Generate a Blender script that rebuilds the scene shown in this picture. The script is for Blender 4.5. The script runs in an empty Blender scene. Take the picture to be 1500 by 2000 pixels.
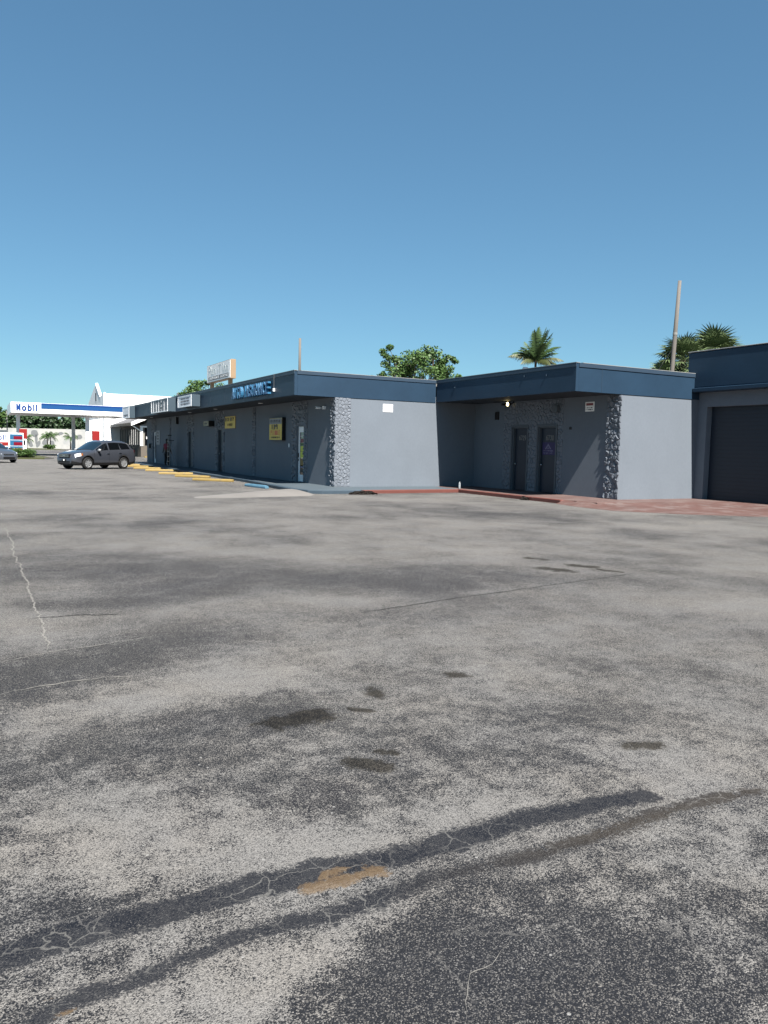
import bpy, bmesh, math, random
import numpy as np
from mathutils import Vector, Matrix, noise as mnoise
R = math.radians
rng = random.Random(7)
nrs = np.random.RandomState(11)
S = bpy.context.scene
C = S.collection

# ------------------------------------------------------------------ camera, sky, sun, exposure
EYE = 1.55
cam = bpy.data.cameras.new('camera')
cam.sensor_fit = 'HORIZONTAL'
cam.sensor_width = 36.0
cam.lens = 36.0 * 1479.25 / 1500.0
cam.clip_start = 0.1
cam.clip_end = 5000
camo = bpy.data.objects.new('camera', cam)
C.objects.link(camo)
yaw, pitch, roll = R(28.115), R(-4.7786), R(1.2748)
fwd = Vector((math.sin(yaw)*math.cos(pitch), math.cos(yaw)*math.cos(pitch), math.sin(pitch)))
rgt = Vector((math.cos(yaw), -math.sin(yaw), 0))
upv = rgt.cross(fwd)
r2 = rgt*math.cos(roll) + upv*math.sin(roll)
u2 = -rgt*math.sin(roll) + upv*math.cos(roll)
mw = Matrix((r2, u2, -fwd)).transposed().to_4x4()
mw.translation = (0, 0, EYE)
camo.matrix_world = mw
S.camera = camo

SUN_DIR = Vector((0.085, 0.77, -1.0)).normalized()      # direction the light travels
sun_elev = math.asin(-SUN_DIR.z)
sun_az = math.atan2(-SUN_DIR.x, -SUN_DIR.y)             # clockwise from +Y
W = bpy.data.worlds.new('World')
S.world = W
W.use_nodes = True
wn = W.node_tree
bg = wn.nodes['Background']
sky = wn.nodes.new('ShaderNodeTexSky')
sky.sky_type = 'NISHITA'
sky.sun_disc = False
sky.sun_elevation = sun_elev
sky.sun_rotation = sun_az
sky.altitude = 0
sky.air_density = 1.0
sky.dust_density = 0.0
sky.ozone_density = 0.5
gm = wn.nodes.new('ShaderNodeGamma')                     # camera response, the same over the whole sky
gm.inputs[1].default_value = 0.7
wn.links.new(sky.outputs[0], gm.inputs[0])
tint = wn.nodes.new('ShaderNodeMix')
tint.data_type = 'RGBA'
tint.blend_type = 'MULTIPLY'
tint.inputs[0].default_value = 1.0
tint.inputs[7].default_value = (0.545, 0.905, 1.11, 1)
wn.links.new(gm.outputs[0], tint.inputs[6])          # camera white balance for the whole sky
wn.links.new(tint.outputs[2], bg.inputs[0])
bg.inputs[1].default_value = 0.06
sl = bpy.data.lights.new('sun', 'SUN')
sl.energy = 5.0
sl.angle = R(0.53)
sl.color = (1.0, 0.955, 0.90)
slo = bpy.data.objects.new('sun', sl)
C.objects.link(slo)
slo.rotation_euler = SUN_DIR.to_track_quat('-Z', 'Y').to_euler()
slo.location = (0, -20, 40)
S.view_settings.view_transform = 'Standard'
S.view_settings.look = 'None'
S.view_settings.gamma = 1.0
S.view_settings.exposure = 1.55
S.view_settings.use_curve_mapping = False
S.cycles.use_denoising = True

# ------------------------------------------------------------------ materials
MATS = {}
ALB = 0.333          # albedo scale: the photograph is exposed bright, so paints are kept at real mid values
def mat(name, col, rough=0.7, var=0.0, vscale=1.5, fine=0.0, fscale=60.0, bump=0.0, bscale=80.0,
        metal=0.0, spec=0.4, stretch=None, raw=False, col2=None, c2scale=2.0, c2thr=0.6, c2soft=0.08, emit=None, trans=0.0, coat=0.0):
    if not raw and max(col) < 0.7 and not name.startswith('leaf'):
        col = tuple(c*ALB for c in col)
        if col2: col2 = tuple(c*ALB for c in col2)
    m = bpy.data.materials.new(name)
    MATS[name] = m
    m.use_nodes = True
    nt = m.node_tree
    N, Lk = nt.nodes, nt.links
    b = N['Principled BSDF']
    b.inputs['Roughness'].default_value = rough
    b.inputs['Metallic'].default_value = metal
    b.inputs['Specular IOR Level'].default_value = spec
    b.inputs['Base Color'].default_value = (*col, 1)
    if trans: b.inputs['Transmission Weight'].default_value = trans
    if coat:
        b.inputs['Coat Weight'].default_value = coat
        b.inputs['Coat Roughness'].default_value = 0.05
    if emit:
        b.inputs['Emission Color'].default_value = (*emit[:3], 1)
        b.inputs['Emission Strength'].default_value = emit[3]
    tc = N.new('ShaderNodeTexCoord')
    vec = tc.outputs['Object']
    if stretch:
        mp = N.new('ShaderNodeMapping')
        mp.inputs['Scale'].default_value = stretch
        Lk.new(vec, mp.inputs[0])
        vec = mp.outputs[0]
    cur = None
    def noise(scale, detail=4, rgh=0.6, v=None):
        n = N.new('ShaderNodeTexNoise')
        n.inputs['Scale'].default_value = scale
        n.inputs['Detail'].default_value = detail
        n.inputs['Roughness'].default_value = rgh
        Lk.new(v or vec, n.inputs['Vector'])
        return n.outputs['Fac']
    def val_scale(cin, fac_sock, amt):
        mr = N.new('ShaderNodeMapRange')
        mr.inputs[1].default_value = 0.25
        mr.inputs[2].default_value = 0.75
        mr.inputs[3].default_value = 1 - amt
        mr.inputs[4].default_value = 1 + amt
        Lk.new(fac_sock, mr.inputs[0])
        hs = N.new('ShaderNodeHueSaturation')
        Lk.new(mr.outputs[0], hs.inputs['Value'])
        if cin is None: hs.inputs['Color'].default_value = (*col, 1)
        else: Lk.new(cin, hs.inputs['Color'])
        return hs.outputs[0]
    if col2:
        f = noise(c2scale, 6, 0.65)
        mr = N.new('ShaderNodeMapRange')
        mr.interpolation_type = 'SMOOTHSTEP'
        mr.inputs[1].default_value = c2thr - c2soft
        mr.inputs[2].default_value = c2thr + c2soft
        Lk.new(f, mr.inputs[0])
        mx = N.new('ShaderNodeMix')
        mx.data_type = 'RGBA'
        mx.inputs[6].default_value = (*col, 1)
        mx.inputs[7].default_value = (*col2, 1)
        Lk.new(mr.outputs[0], mx.inputs[0])
        cur = mx.outputs[2]
    if var: cur = val_scale(cur, noise(vscale), var)
    if fine: cur = val_scale(cur, noise(fscale, 3), fine)
    if cur is not None: Lk.new(cur, b.inputs['Base Color'])
    if bump:
        bn = N.new('ShaderNodeBump')
        bn.inputs['Strength'].default_value = 1.0
        bn.inputs['Distance'].default_value = bump
        Lk.new(noise(bscale, 4, 0.6, tc.outputs['Object']), bn.inputs['Height'])
        Lk.new(bn.outputs[0], b.inputs['Normal'])
    return m

WALLC = (0.36, 0.415, 0.48)
mat('wall_paint', WALLC, 0.85, spec=0.2, var=0.06, vscale=0.8, fine=0.04, fscale=14, bump=0.0025, bscale=45, stretch=(1, 1, 0.7))
mat('stone_paint', (0.36, 0.405, 0.47), 0.6, var=0.10, vscale=3.0, fine=0.06, bump=0.006, bscale=28)
mat('mortar', (0.27, 0.30, 0.34), 0.75, var=0.1, vscale=5, bump=0.006, bscale=30)
mat('fascia_paint', (0.040, 0.095, 0.168), 0.5, var=0.12, vscale=0.9, fine=0.05, fscale=9, bump=0.004, bscale=2.2, spec=0.28)
mat('fascia_trim', (0.065, 0.115, 0.18), 0.5, var=0.08, vscale=1.5, bump=0.001, bscale=10)
mat('flashing', (0.62, 0.64, 0.64), 0.5, var=0.1, vscale=2)
mat('soffit_paint', (0.055, 0.075, 0.10), 0.7, var=0.1, vscale=1)
mat('door_dark', (0.035, 0.058, 0.095), 0.45, var=0.08, vscale=2, bump=0.0006, bscale=20)
mat('frame_grey', (0.20, 0.235, 0.27), 0.55, var=0.06, vscale=3)
mat('roof_grey', (0.5, 0.5, 0.48), 0.9, var=0.1)
mat('garage_slat', (0.030, 0.052, 0.085), 0.5, var=0.08, vscale=1.4, bump=0.001, bscale=9)
mat('white_paint', (0.78, 0.78, 0.76), 0.5, var=0.04, vscale=2)
mat('white_metal', (0.74, 0.75, 0.76), 0.4, var=0.05, vscale=2)
mat('bright_white', (0.82, 0.82, 0.80), 0.6, var=0.03)
mat('off_white', (0.55, 0.54, 0.50), 0.7, var=0.08)
mat('black_plastic', (0.012, 0.012, 0.013), 0.5)
mat('black_paint', (0.012, 0.012, 0.014), 0.4)
mat('rubber', (0.015, 0.015, 0.015), 0.8, fine=0.1)
mat('chrome', (0.75, 0.75, 0.76), 0.22, metal=1.0)
mat('alloy', (0.26, 0.265, 0.27), 0.4, metal=0.4, raw=True)
mat('glass_dark', (0.008, 0.010, 0.013), 0.04, spec=0.7)
mat('glass_blue', (0.02, 0.045, 0.07), 0.04, spec=0.8)
mat('slab_paint', (0.17, 0.225, 0.265), 0.65, var=0.10, vscale=0.9, fine=0.06, bump=0.001, col2=(0.24, 0.28, 0.30), c2scale=1.3, c2thr=0.62)
mat('curb_paint', (0.095, 0.15, 0.20), 0.6, var=0.12, vscale=2.0, fine=0.08, bump=0.002, bscale=25)
mat('red_paint', (0.33, 0.105, 0.08), 0.65, var=0.12, vscale=2.0, fine=0.10, fscale=40, bump=0.003, bscale=30, col2=(0.42, 0.24, 0.20), c2scale=4, c2thr=0.64)
mat('red_walk', (0.28, 0.165, 0.145), 0.7, var=0.12, vscale=1.0, fine=0.10, fscale=30, bump=0.002, bscale=30, col2=(0.36, 0.26, 0.23), c2scale=1.6, c2thr=0.55, c2soft=0.15)
mat('red_apron', (0.245, 0.125, 0.105), 0.75, var=0.15, vscale=1.2, fine=0.14, fscale=26, bump=0.006, bscale=22, col2=(0.36, 0.27, 0.245), c2scale=2.0, c2thr=0.56, c2soft=0.14)
mat('ramp_concrete', (0.40, 0.375, 0.345), 0.85, var=0.12, vscale=0.9, fine=0.08, fscale=30, bump=0.004, bscale=25)
mat('yellow_paint', (0.62, 0.43, 0.13), 0.7, var=0.12, vscale=2.5, fine=0.08, bump=0.004, bscale=30, col2=(0.36, 0.31, 0.24), c2scale=3.5, c2thr=0.68, c2soft=0.05)
mat('blue_paint', (0.18, 0.42, 0.60), 0.7, var=0.08, vscale=3, fine=0.06, bump=0.004, bscale=30, col2=(0.33, 0.42, 0.46), c2scale=4, c2thr=0.70, c2soft=0.05)
mat('crack_sand', (0.44, 0.42, 0.38), 0.9, var=0.2, vscale=20)
mat('crack_dark', (0.035, 0.034, 0.033), 0.9)
mat('sign_face_grey', (0.72, 0.73, 0.75), 0.5, var=0.14, vscale=2.2, fine=0.05)
mat('sign_cabinet', (0.11, 0.17, 0.22), 0.5, var=0.06)
mat('sign_inner', (0.62, 0.65, 0.68), 0.6, var=0.2, vscale=4)
mat('sign_ink', (0.14, 0.15, 0.18), 0.6)
mat('sign_faded', (0.70, 0.74, 0.72), 0.6)
MATS['sign_faded'].node_tree.nodes['Principled BSDF'].inputs['Base Color'].default_value = (0.52, 0.56, 0.54, 1)
mat('letter_face', (0.02, 0.10, 0.55), 0.25, spec=0.6, var=0.1, vscale=3)
mat('letter_side', (0.07, 0.33, 0.62), 0.45)
mat('tan_metal', (0.69, 0.47, 0.28), 0.55, var=0.08)
mat('navy_ink', (0.02, 0.03, 0.06), 0.5)
mat('sign_yellow', (0.55, 0.40, 0.05), 0.5, var=0.06, raw=True)
mat('sign_cream', (0.55, 0.50, 0.30), 0.5)
mat('sign_red', (0.50, 0.10, 0.03), 0.5, raw=True)
mat('sign_pink', (0.55, 0.14, 0.16), 0.5)
mat('purple', (0.06, 0.035, 0.22), 0.5)
mat('lilac', (0.42, 0.38, 0.62), 0.5)
mat('poster_yellow', (0.50, 0.52, 0.05), 0.5, raw=True)
mat('poster_orange', (0.55, 0.34, 0.05), 0.5)
mat('lamp_lit', (0.9, 0.8, 0.5), 0.4, emit=(1.0, 0.78, 0.36, 5.0))
mat('wood_pole', (0.34, 0.31, 0.275), 0.9, var=0.2, vscale=6, stretch=(1, 1, 0.05), fine=0.1, bump=0.004, bscale=30)
mat('bark', (0.16, 0.12, 0.085), 0.9, var=0.2, vscale=5, bump=0.01, bscale=14)
mat('leaf_mid', (0.050, 0.095, 0.022), 0.55, var=0.35, vscale=1.1)
mat('leaf_dark', (0.026, 0.052, 0.018), 0.55, var=0.35, vscale=0.5)
mat('leaf_palm', (0.040, 0.072, 0.022), 0.5, var=0.3, vscale=0.8)
mat('leaf_palm_yellow', (0.048, 0.058, 0.017), 0.55, var=0.3, vscale=1.2)
mat('leaf_sabal', (0.075, 0.105, 0.042), 0.5, var=0.3, vscale=0.9)
mat('leaf_croton', (0.12, 0.05, 0.02), 0.55, var=0.5, vscale=6, col2=(0.14, 0.10, 0.015), c2scale=6, c2thr=0.5)
mat('leaf_hedge', (0.050, 0.095, 0.022), 0.55, var=0.35, vscale=4)
mat('lawn_green', (0.13, 0.145, 0.04), 0.9, var=0.25, vscale=2, fine=0.15)
mat('mobil_blue', (0.01, 0.10, 0.46), 0.4)
mat('stripe_blue', (0.02, 0.16, 0.50), 0.4)
mat('price_blue', (0.04, 0.26, 0.52), 0.4)
mat('price_red', (0.42, 0.004, 0.03), 0.3)
mat('pump_red', (0.60, 0.035, 0.03), 0.4)
mat('mural', (0.34, 0.335, 0.315), 0.8, raw=True, var=0.05, col2=(0.27, 0.275, 0.27), c2scale=0.35, c2thr=0.55, c2soft=0.1)
mat('mural_grey', (0.40, 0.42, 0.43), 0.8, var=0.06)
mat('road_dark', (0.16, 0.15, 0.165), 0.9, var=0.1)
mat('roof_shingle', (0.33, 0.33, 0.34), 0.85, var=0.12, vscale=3)
mat('brown_wall', (0.30, 0.25, 0.20), 0.8, var=0.1)
mat('beige_wall', (0.46, 0.43, 0.38), 0.8, var=0.06)
mat('debris', (0.035, 0.025, 0.018), 0.95, var=0.5, vscale=20)
mat('aluminium', (0.55, 0.56, 0.58), 0.4, metal=0.6)
mat('skin', (0.10, 0.055, 0.035), 0.6)
mat('shirt', (0.42, 0.05, 0.10), 0.8)
mat('trousers', (0.012, 0.013, 0.018), 0.8)
mat('car_grey', (0.042, 0.046, 0.056), 0.3, metal=0.3, coat=1.0, raw=True)
mat('car_silver', (0.075, 0.082, 0.095), 0.3, metal=0.4, coat=1.0, raw=True)
mat('headlamp', (0.70, 0.71, 0.72), 0.12, spec=0.8)
mat('amber', (0.60, 0.20, 0.05), 0.2)
mat('tail_red', (0.25, 0.01, 0.012), 0.2)
mat('bottle_clear', (0.22, 0.24, 0.25), 0.15, spec=0.6, raw=True)

# ------------------------------------------------------------------ mesh helpers
class MB:
    def __init__(s):
        s.v, s.f = [], []
    def add(s, vs, fs):
        o = len(s.v)
        s.v += [tuple(p) for p in vs]
        s.f += [tuple(i + o for i in f) for f in fs]
        return s
    def box(s, x0, x1, y0, y1, z0, z1):
        x0, x1 = min(x0, x1), max(x0, x1)
        y0, y1 = min(y0, y1), max(y0, y1)
        return s.add([(x0, y0, z0), (x1, y0, z0), (x1, y1, z0), (x0, y1, z0), (x0, y0, z1), (x1, y0, z1), (x1, y1, z1), (x0, y1, z1)],
                     [(0, 3, 2, 1), (4, 5, 6, 7), (0, 1, 5, 4), (1, 2, 6, 5), (2, 3, 7, 6), (3, 0, 4, 7)])
    def prism(s, poly, z0, z1):
        n = len(poly)
        vs = [(x, y, z0) for x, y in poly] + [(x, y, z1) for x, y in poly]
        fs = [tuple(range(n - 1, -1, -1)), tuple(range(n, 2*n))] + [(i, (i + 1) % n, n + (i + 1) % n, n + i) for i in range(n)]
        return s.add(vs, fs)
    def tube(s, pts, rad, n=8, cap=True):
        pts = [Vector(p) for p in pts]
        rads = rad if isinstance(rad, (list, tuple)) else [rad]*len(pts)
        vs = []
        for i, p in enumerate(pts):
            d = (pts[min(i + 1, len(pts) - 1)] - pts[max(i - 1, 0)]).normalized()
            a = d.cross(Vector((0, 0, 1)))
            if a.length < 1e-3: a = Vector((1, 0, 0))
            a.normalize()
            b = d.cross(a)
            for k in range(n):
                t = 2*math.pi*k/n
                vs.append(p + (a*math.cos(t) + b*math.sin(t))*rads[i])
        fs = []
        for i in range(len(pts) - 1):
            for k in range(n):
                fs.append((i*n + k, i*n + (k + 1) % n, (i + 1)*n + (k + 1) % n, (i + 1)*n + k))
        if cap:
            fs.append(tuple(range(n - 1, -1, -1)))
            fs.append(tuple(range((len(pts) - 1)*n, len(pts)*n)))
        return s.add(vs, fs)
    def lathe(s, prof, n=20, axis='z', c=(0, 0, 0)):
        vs = []
        for r, h in prof:
            for k in range(n):
                t = 2*math.pi*k/n
                a, b = r*math.cos(t), r*math.sin(t)
                p = {'z': (a, b, h), 'y': (a, h, b), 'x': (h, a, b)}[axis]
                vs.append((p[0] + c[0], p[1] + c[1], p[2] + c[2]))
        fs = [(i*n + k, i*n + (k + 1) % n, (i + 1)*n + (k + 1) % n, (i + 1)*n + k) for i in range(len(prof) - 1) for k in range(n)]
        return s.add(vs, fs)
    def mesh(s, name='mesh'):
        me = bpy.data.meshes.new(name)
        me.from_pydata(s.v, [], s.f)
        me.update()
        return me

def obj(name, mb, material, parent=None, smooth=False, kind=None, bevel=0, fixn=False):
    me = mb.mesh(name) if isinstance(mb, MB) else mb
    if fixn:
        bm = bmesh.new()
        bm.from_mesh(me)
        bmesh.ops.recalc_face_normals(bm, faces=bm.faces)
        bm.to_mesh(me)
        bm.free()
    if material is not None and not me.materials:
        me.materials.append(MATS[material])
    o = bpy.data.objects.new(name, me)
    C.objects.link(o)
    if parent: o.parent = parent
    if smooth:
        for p in me.polygons: p.use_smooth = True
    if kind: o['kind'] = kind
    if bevel:
        md = o.modifiers.new('bevel', 'BEVEL')
        md.width = bevel
        md.segments = 2
        md.limit_method = 'ANGLE'
    return o
def box(name, x0, x1, y0, y1, z0, z1, material, parent=None, bevel=0):
    return obj(name, MB().box(x0, x1, y0, y1, z0, z1), material, parent, bevel=bevel)
def thing(name, label, cat, loc=(0, 0, 0), rz=0, group=None):
    o = bpy.data.objects.new(name, None)
    C.objects.link(o)
    o.location = loc
    o.rotation_euler = (0, 0, rz)
    o.empty_display_size = 0.3
    return tag(o, label, cat, group)
def tag(o, label, cat, group=None):
    o['label'] = label
    o['category'] = cat
    if group: o['group'] = group
    return o

def text_mesh(s, size, extrude=0.0, bold=0.0):
    cu = bpy.data.curves.new('text', 'FONT')
    cu.body = s
    cu.size = size
    cu.extrude = extrude
    cu.offset = bold
    cu.align_x = 'CENTER'
    cu.align_y = 'CENTER'
    cu.resolution_u = 3
    to = bpy.data.objects.new('text', cu)
    C.objects.link(to)
    dg = bpy.context.evaluated_depsgraph_get()
    me = bpy.data.meshes.new_from_object(to.evaluated_get(dg))
    bpy.data.objects.remove(to)
    bpy.data.curves.remove(cu)
    me.materials.clear()
    return me
def frame_m(origin, right, normal, sx=1.0, sy=1.0):
    r = Vector(right).normalized()
    n = Vector(normal).normalized()
    u = n.cross(r)
    m = Matrix((r*sx, u*sy, n)).transposed().to_4x4()
    m.translation = Vector(origin)
    return m
WEST = ((0, -1, 0), (-1, 0, 0))
SOUTH = ((1, 0, 0), (0, -1, 0))
def text(name, s, size, origin, face, material, parent, extrude=0.004, bold=0.0, width=None, height=None):
    me = text_mesh(s, size, extrude, bold)
    xs = [v.co.x for v in me.vertices]
    ys = [v.co.y for v in me.vertices]
    sx = sy = 1.0
    if width: sx = width/(max(xs) - min(xs))
    if height: sy = height/(max(ys) - min(ys))
    me.transform(frame_m(origin, face[0], face[1], sx, sy))
    return obj(name, me, material, parent)
def marks(name, origin, face, w, h, rows, material, parent, seed=0, fill=0.62):
    """rows of illegible lettering strokes, as flat raised marks"""
    r = random.Random(seed)
    mb = MB()
    rh = h/rows
    for i in range(rows):
        x = -w/2
        zc = h/2 - rh*(i + 0.5)
        while x < w/2 - rh*0.25:
            lw = rh*r.uniform(0.28, 0.5)
            hh = rh*fill*r.uniform(0.85, 1.0)
            t = lw*0.26
            mb.box(x, x + t, zc - hh/2, zc + hh/2, 0, 0.004)
            if r.random() < 0.75: mb.box(x + t*1.01, x + lw*0.98, zc + hh*r.choice((-0.48, 0.0, 0.30)), zc + hh*0.5*r.choice((1.0, 0.9)), 0, 0.0035)
            x += lw*1.25
            if r.random() < 0.12: x += lw*0.6
    me = mb.mesh(name)
    me.transform(frame_m(origin, face[0], face[1]))
    return obj(name, me, material, parent)

def _arc(cx, cy, rx, ry, a0, a1, n=10):
    return [(cx + rx*math.cos(R(a0 + (a1 - a0)*k/n)), cy + ry*math.sin(R(a0 + (a1 - a0)*k/n))) for k in range(n + 1)]
GLYPH = {
    'A': [[(0, 0), (.5, 1), (1, 0)], [(.2, .36), (.8, .36)]], 'U': [[(0, 1), (0, .3)] + _arc(.5, .3, .5, .3, 180, 360) + [(1, 1)]], 'T': [[(0, 1), (1, 1)], [(.5, 1), (.5, 0)]],
    'O': [_arc(.5, .5, .5, .5, 0, 360, 18)], 'I': [[(.5, 0), (.5, 1)]], 'N': [[(0, 0), (0, 1), (1, 0), (1, 1)]],
    'S': [_arc(.5, .75, .5, .25, 20, 270, 8) + _arc(.5, .25, .5, .25, 90, -160, 8)], 'R': [[(0, 0), (0, 1), (.6, 1)] + _arc(.6, .75, .4, .25, 90, -90, 6) + [(0, .5)], [(.5, .5), (1, 0)]],
    'P': [[(0, 0), (0, 1), (.6, 1)] + _arc(.6, .73, .4, .27, 90, -90, 6) + [(0, .46)]], 'C': [_arc(.5, .5, .5, .5, 45, 315, 14)], 'E': [[(1, 1), (0, 1), (0, 0), (1, 0)], [(0, .52), (.85, .52)]],
    'M': [[(0, 0), (0, 1), (.5, .25), (1, 1), (1, 0)]], 'o': [_arc(.5, .33, .5, .33, 0, 360, 16)], 'b': [[(0, 0), (0, 1)], _arc(.5, .33, .5, .33, 0, 360, 16)], 'i': [[(.5, 0), (.5, .64)], [(.5, .86), (.5, .97)]], 'l': [[(.5, 0), (.5, 1)]],
    '6': [_arc(.5, .3, .5, .3, 0, 360, 14), _arc(.95, .3, .95, .7, 180, 100, 6)], '7': [[(0, 1), (1, 1), (.35, 0)]], '2': [_arc(.5, .7, .5, .3, 170, -30, 8) + [(0, 0), (1, 0)]],
    '9': [_arc(.5, .7, .5, .3, 0, 360, 14), _arc(.05, .7, .95, .7, 0, -80, 6)], '3': [_arc(.5, .75, .48, .25, 150, -90, 8), _arc(.5, .25, .5, .25, 90, -150, 8)], '0': [_arc(.5, .5, .5, .5, 0, 360, 16)]}
NARROW = {'i': 0.28, 'l': 0.28, 'I': 0.3}
def glyph_mb(ch, x0, y0, w, h, t, d):
    mb = MB()
    for st in GLYPH[ch]:
        P = [(x0 + t/2 + a*(w - t), y0 + t/2 + b*(h - t)) for a, b in st]
        for (ax, ay), (bx, by) in zip(P[:-1], P[1:]):
            l = math.hypot(bx - ax, by - ay)
            if l < 1e-6: continue
            ux, uy = (bx - ax)/l, (by - ay)/l
            e = t*0.42
            ax_, ay_, bx_, by_ = ax - ux*e, ay - uy*e, bx + ux*e, by + uy*e
            nx, ny = -uy*t/2, ux*t/2
            q = [(ax_ + nx, ay_ + ny), (ax_ - nx, ay_ - ny), (bx_ - nx, by_ - ny), (bx_ + nx, by_ + ny)]
            dd = d*(1 + 0.004*(len(mb.f) % 7))
            mb.add([(u, v, 0) for u, v in q] + [(u, v, dd) for u, v in q], [(0, 3, 2, 1), (4, 5, 6, 7), (0, 1, 5, 4), (1, 2, 6, 5), (2, 3, 7, 6), (3, 0, 4, 7)])
    return mb
def word(name, s, origin, face, width, height, t, d, material, parent):
    unit = [NARROW.get(c, 0.5 if c == ' ' else 0.78) for c in s]
    gap = 0.20
    k = width/(sum(unit) + gap*(len(s) - 1))
    mb = MB()
    x = -width/2
    for c, u in zip(s, unit):
        if c != ' ':
            g = glyph_mb(c, x, -height/2, u*k, height, t, d)
            mb.add(g.v, g.f)
        x += (u + gap)*k
    me = mb.mesh(name)
    me.transform(frame_m(origin, face[0], face[1]))
    return obj(name, me, material, parent)

# ------------------------------------------------------------------ ground
SEG = [(0.88, 10.17, 2.1, 9.73, 0.9, -0.6), (1.62, 8.22, 3.98, 8.2, 0.9, -0.55), (0.4, 7.85, 1.32, 7.47, 0.3, -0.4), (0.09, 5.37, 1.33, 5.98, 0.55, -0.95), (0.1, 3.89, 1.42, 4.04, 0.36, -0.75), (1.48, 4.21, 2.45, 4.32, 0.4, -0.4), (3.01, 15.28, 7.8, 15.86, 1.2, -0.3), (3.91, 7.17, 6.03, 7.23, 0.8, -0.35), (3.91, 4.08, 4.61, 3.63, 0.3, -0.45), (2.62, 3.32, 3.14, 3.26, 0.3, -0.5), (1.9, 3.56, 1.45, 2.9, 0.25, -0.4), (2.16, 3.14, 2.79, 2.7, 0.2, -0.5), (0.85, 1.68, 1.40, 1.95, 0.24, -0.9), (1.25, 1.75, 1.62, 1.62, 0.16, -0.5), (1.16, 1.65, 1.27, 1.56, 0.3, -0.6), (1.58, 1.39, 2.04, 1.36, 0.3, -0.55), (1.09, 3.24, 1.41, 2.92, 0.22, -0.5), (1.67, 1.85, 1.85, 1.64, 0.13, -0.4), (1.83, 4.89, 1.92, 4.84, 0.05, 1.6), (2.6, 2.38, 2.79, 2.38, 0.03, 1.0), (5.39, 14.64, 6.55, 14.55, 0.25, 0.6), (12.86, 11.47, 14.62, 10.43, 0.5, 0.5), (0.0, 2.62, 0.24, 2.62, 0.06, -0.9), (0.26, 2.58, 0.42, 2.56, 0.035, -1.0), (0.0, 2.28, 0.3, 2.3, 0.04, -0.5), (0.0, 2.0, 0.2, 2.02, 0.07, -0.6), (0.03, 2.81, 0.21, 2.57, 0.1, -0.6), (10.03, 16.05, 12.4, 14.03, 1.0, -0.35), (8.5, 7.93, 9.42, 7.34, 0.7, -0.3), (2.98, 4.94, 3.46, 4.73, 0.4, -0.25), (0.39, 4.61, 1.6, 4.76, 0.33, 0.6), (0.3, 2.98, 1.04, 2.71, 0.28, 0.55), (1.04, 2.5, 2.07, 2.61, 0.11, 0.5), (0.26, 2.04, 0.69, 2.03, 0.18, 0.7), (0.62, 1.92, 1.17, 2.13, 0.1, 0.5), (1.42, 2.1, 1.6, 1.85, 0.09, 0.6), (2.41, 3.79, 3.16, 4.01, 0.5, 0.4), (5.4, 5.32, 7.07, 5.16, 1.0, 0.35), (1.66, 7.21, 3.73, 6.93, 0.45, 0.4), (0.41, 20.52, 4.56, 17.33, 1.6, 0.4), (2.98, 2.54, 3.4, 2.34, 0.5, 0.5), (1.5, 2.99, 1.47, 2.74, 0.1, 0.5), (0.94, 12.56, 3.79, 11.31, 0.9, 0.25), (2.06, 10.46, 4.43, 10.78, 0.5, 0.2), (4.7, 9.53, 7.56, 9.73, 1.0, 0.2)]
T1 = [(-2.5, 2.42), (-0.06, 2.41), (0.02, 2.43), (0.17, 2.45), (0.4, 2.45), (0.65, 2.45), (0.83, 2.46), (1.06, 2.44), (1.34, 2.41), (1.67, 2.41), (2.0, 2.43), (2.34, 2.4), (2.66, 2.38)]
T2 = [(-2.5, 2.13), (-0.03, 2.14), (0.09, 2.13), (0.25, 2.15), (0.43, 2.15), (0.58, 2.2), (0.78, 2.21), (1.0, 2.18), (1.23, 2.21), (1.47, 2.22), (1.76, 2.19), (2.13, 2.18), (2.45, 2.22), (2.92, 2.2), (3.17, 2.17)]
RUST = [(0.99, 2.355, 1.27, 2.35, 0.045), (1.09, 2.42, 1.24, 2.405, 0.028), (0.13, 2.18, 0.14, 2.18, 0.02), (0.17, 2.1, 0.19, 2.1, 0.02), (0.47, 2.12, 0.49, 2.13, 0.015)]
OIL = [(1.43, 3.91, 1.71, 3.96, 0.09), (1.91, 3.97, 2.01, 3.89, 0.03), (1.6, 3.26, 1.71, 3.17, 0.06), (1.78, 3.33, 1.84, 3.28, 0.03), (2.21, 4.25, 2.18, 4.1, 0.05), (6.66, 7.85, 6.78, 7.58, 0.12), (7.19, 7.94, 7.37, 7.73, 0.1), (7.24, 7.54, 7.42, 7.25, 0.06), (7.05, 8.71, 7.17, 8.5, 0.08), (3.04, 2.84, 3.17, 2.78, 0.05), (2.85, 4.3, 2.91, 4.27, 0.06)]

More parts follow.
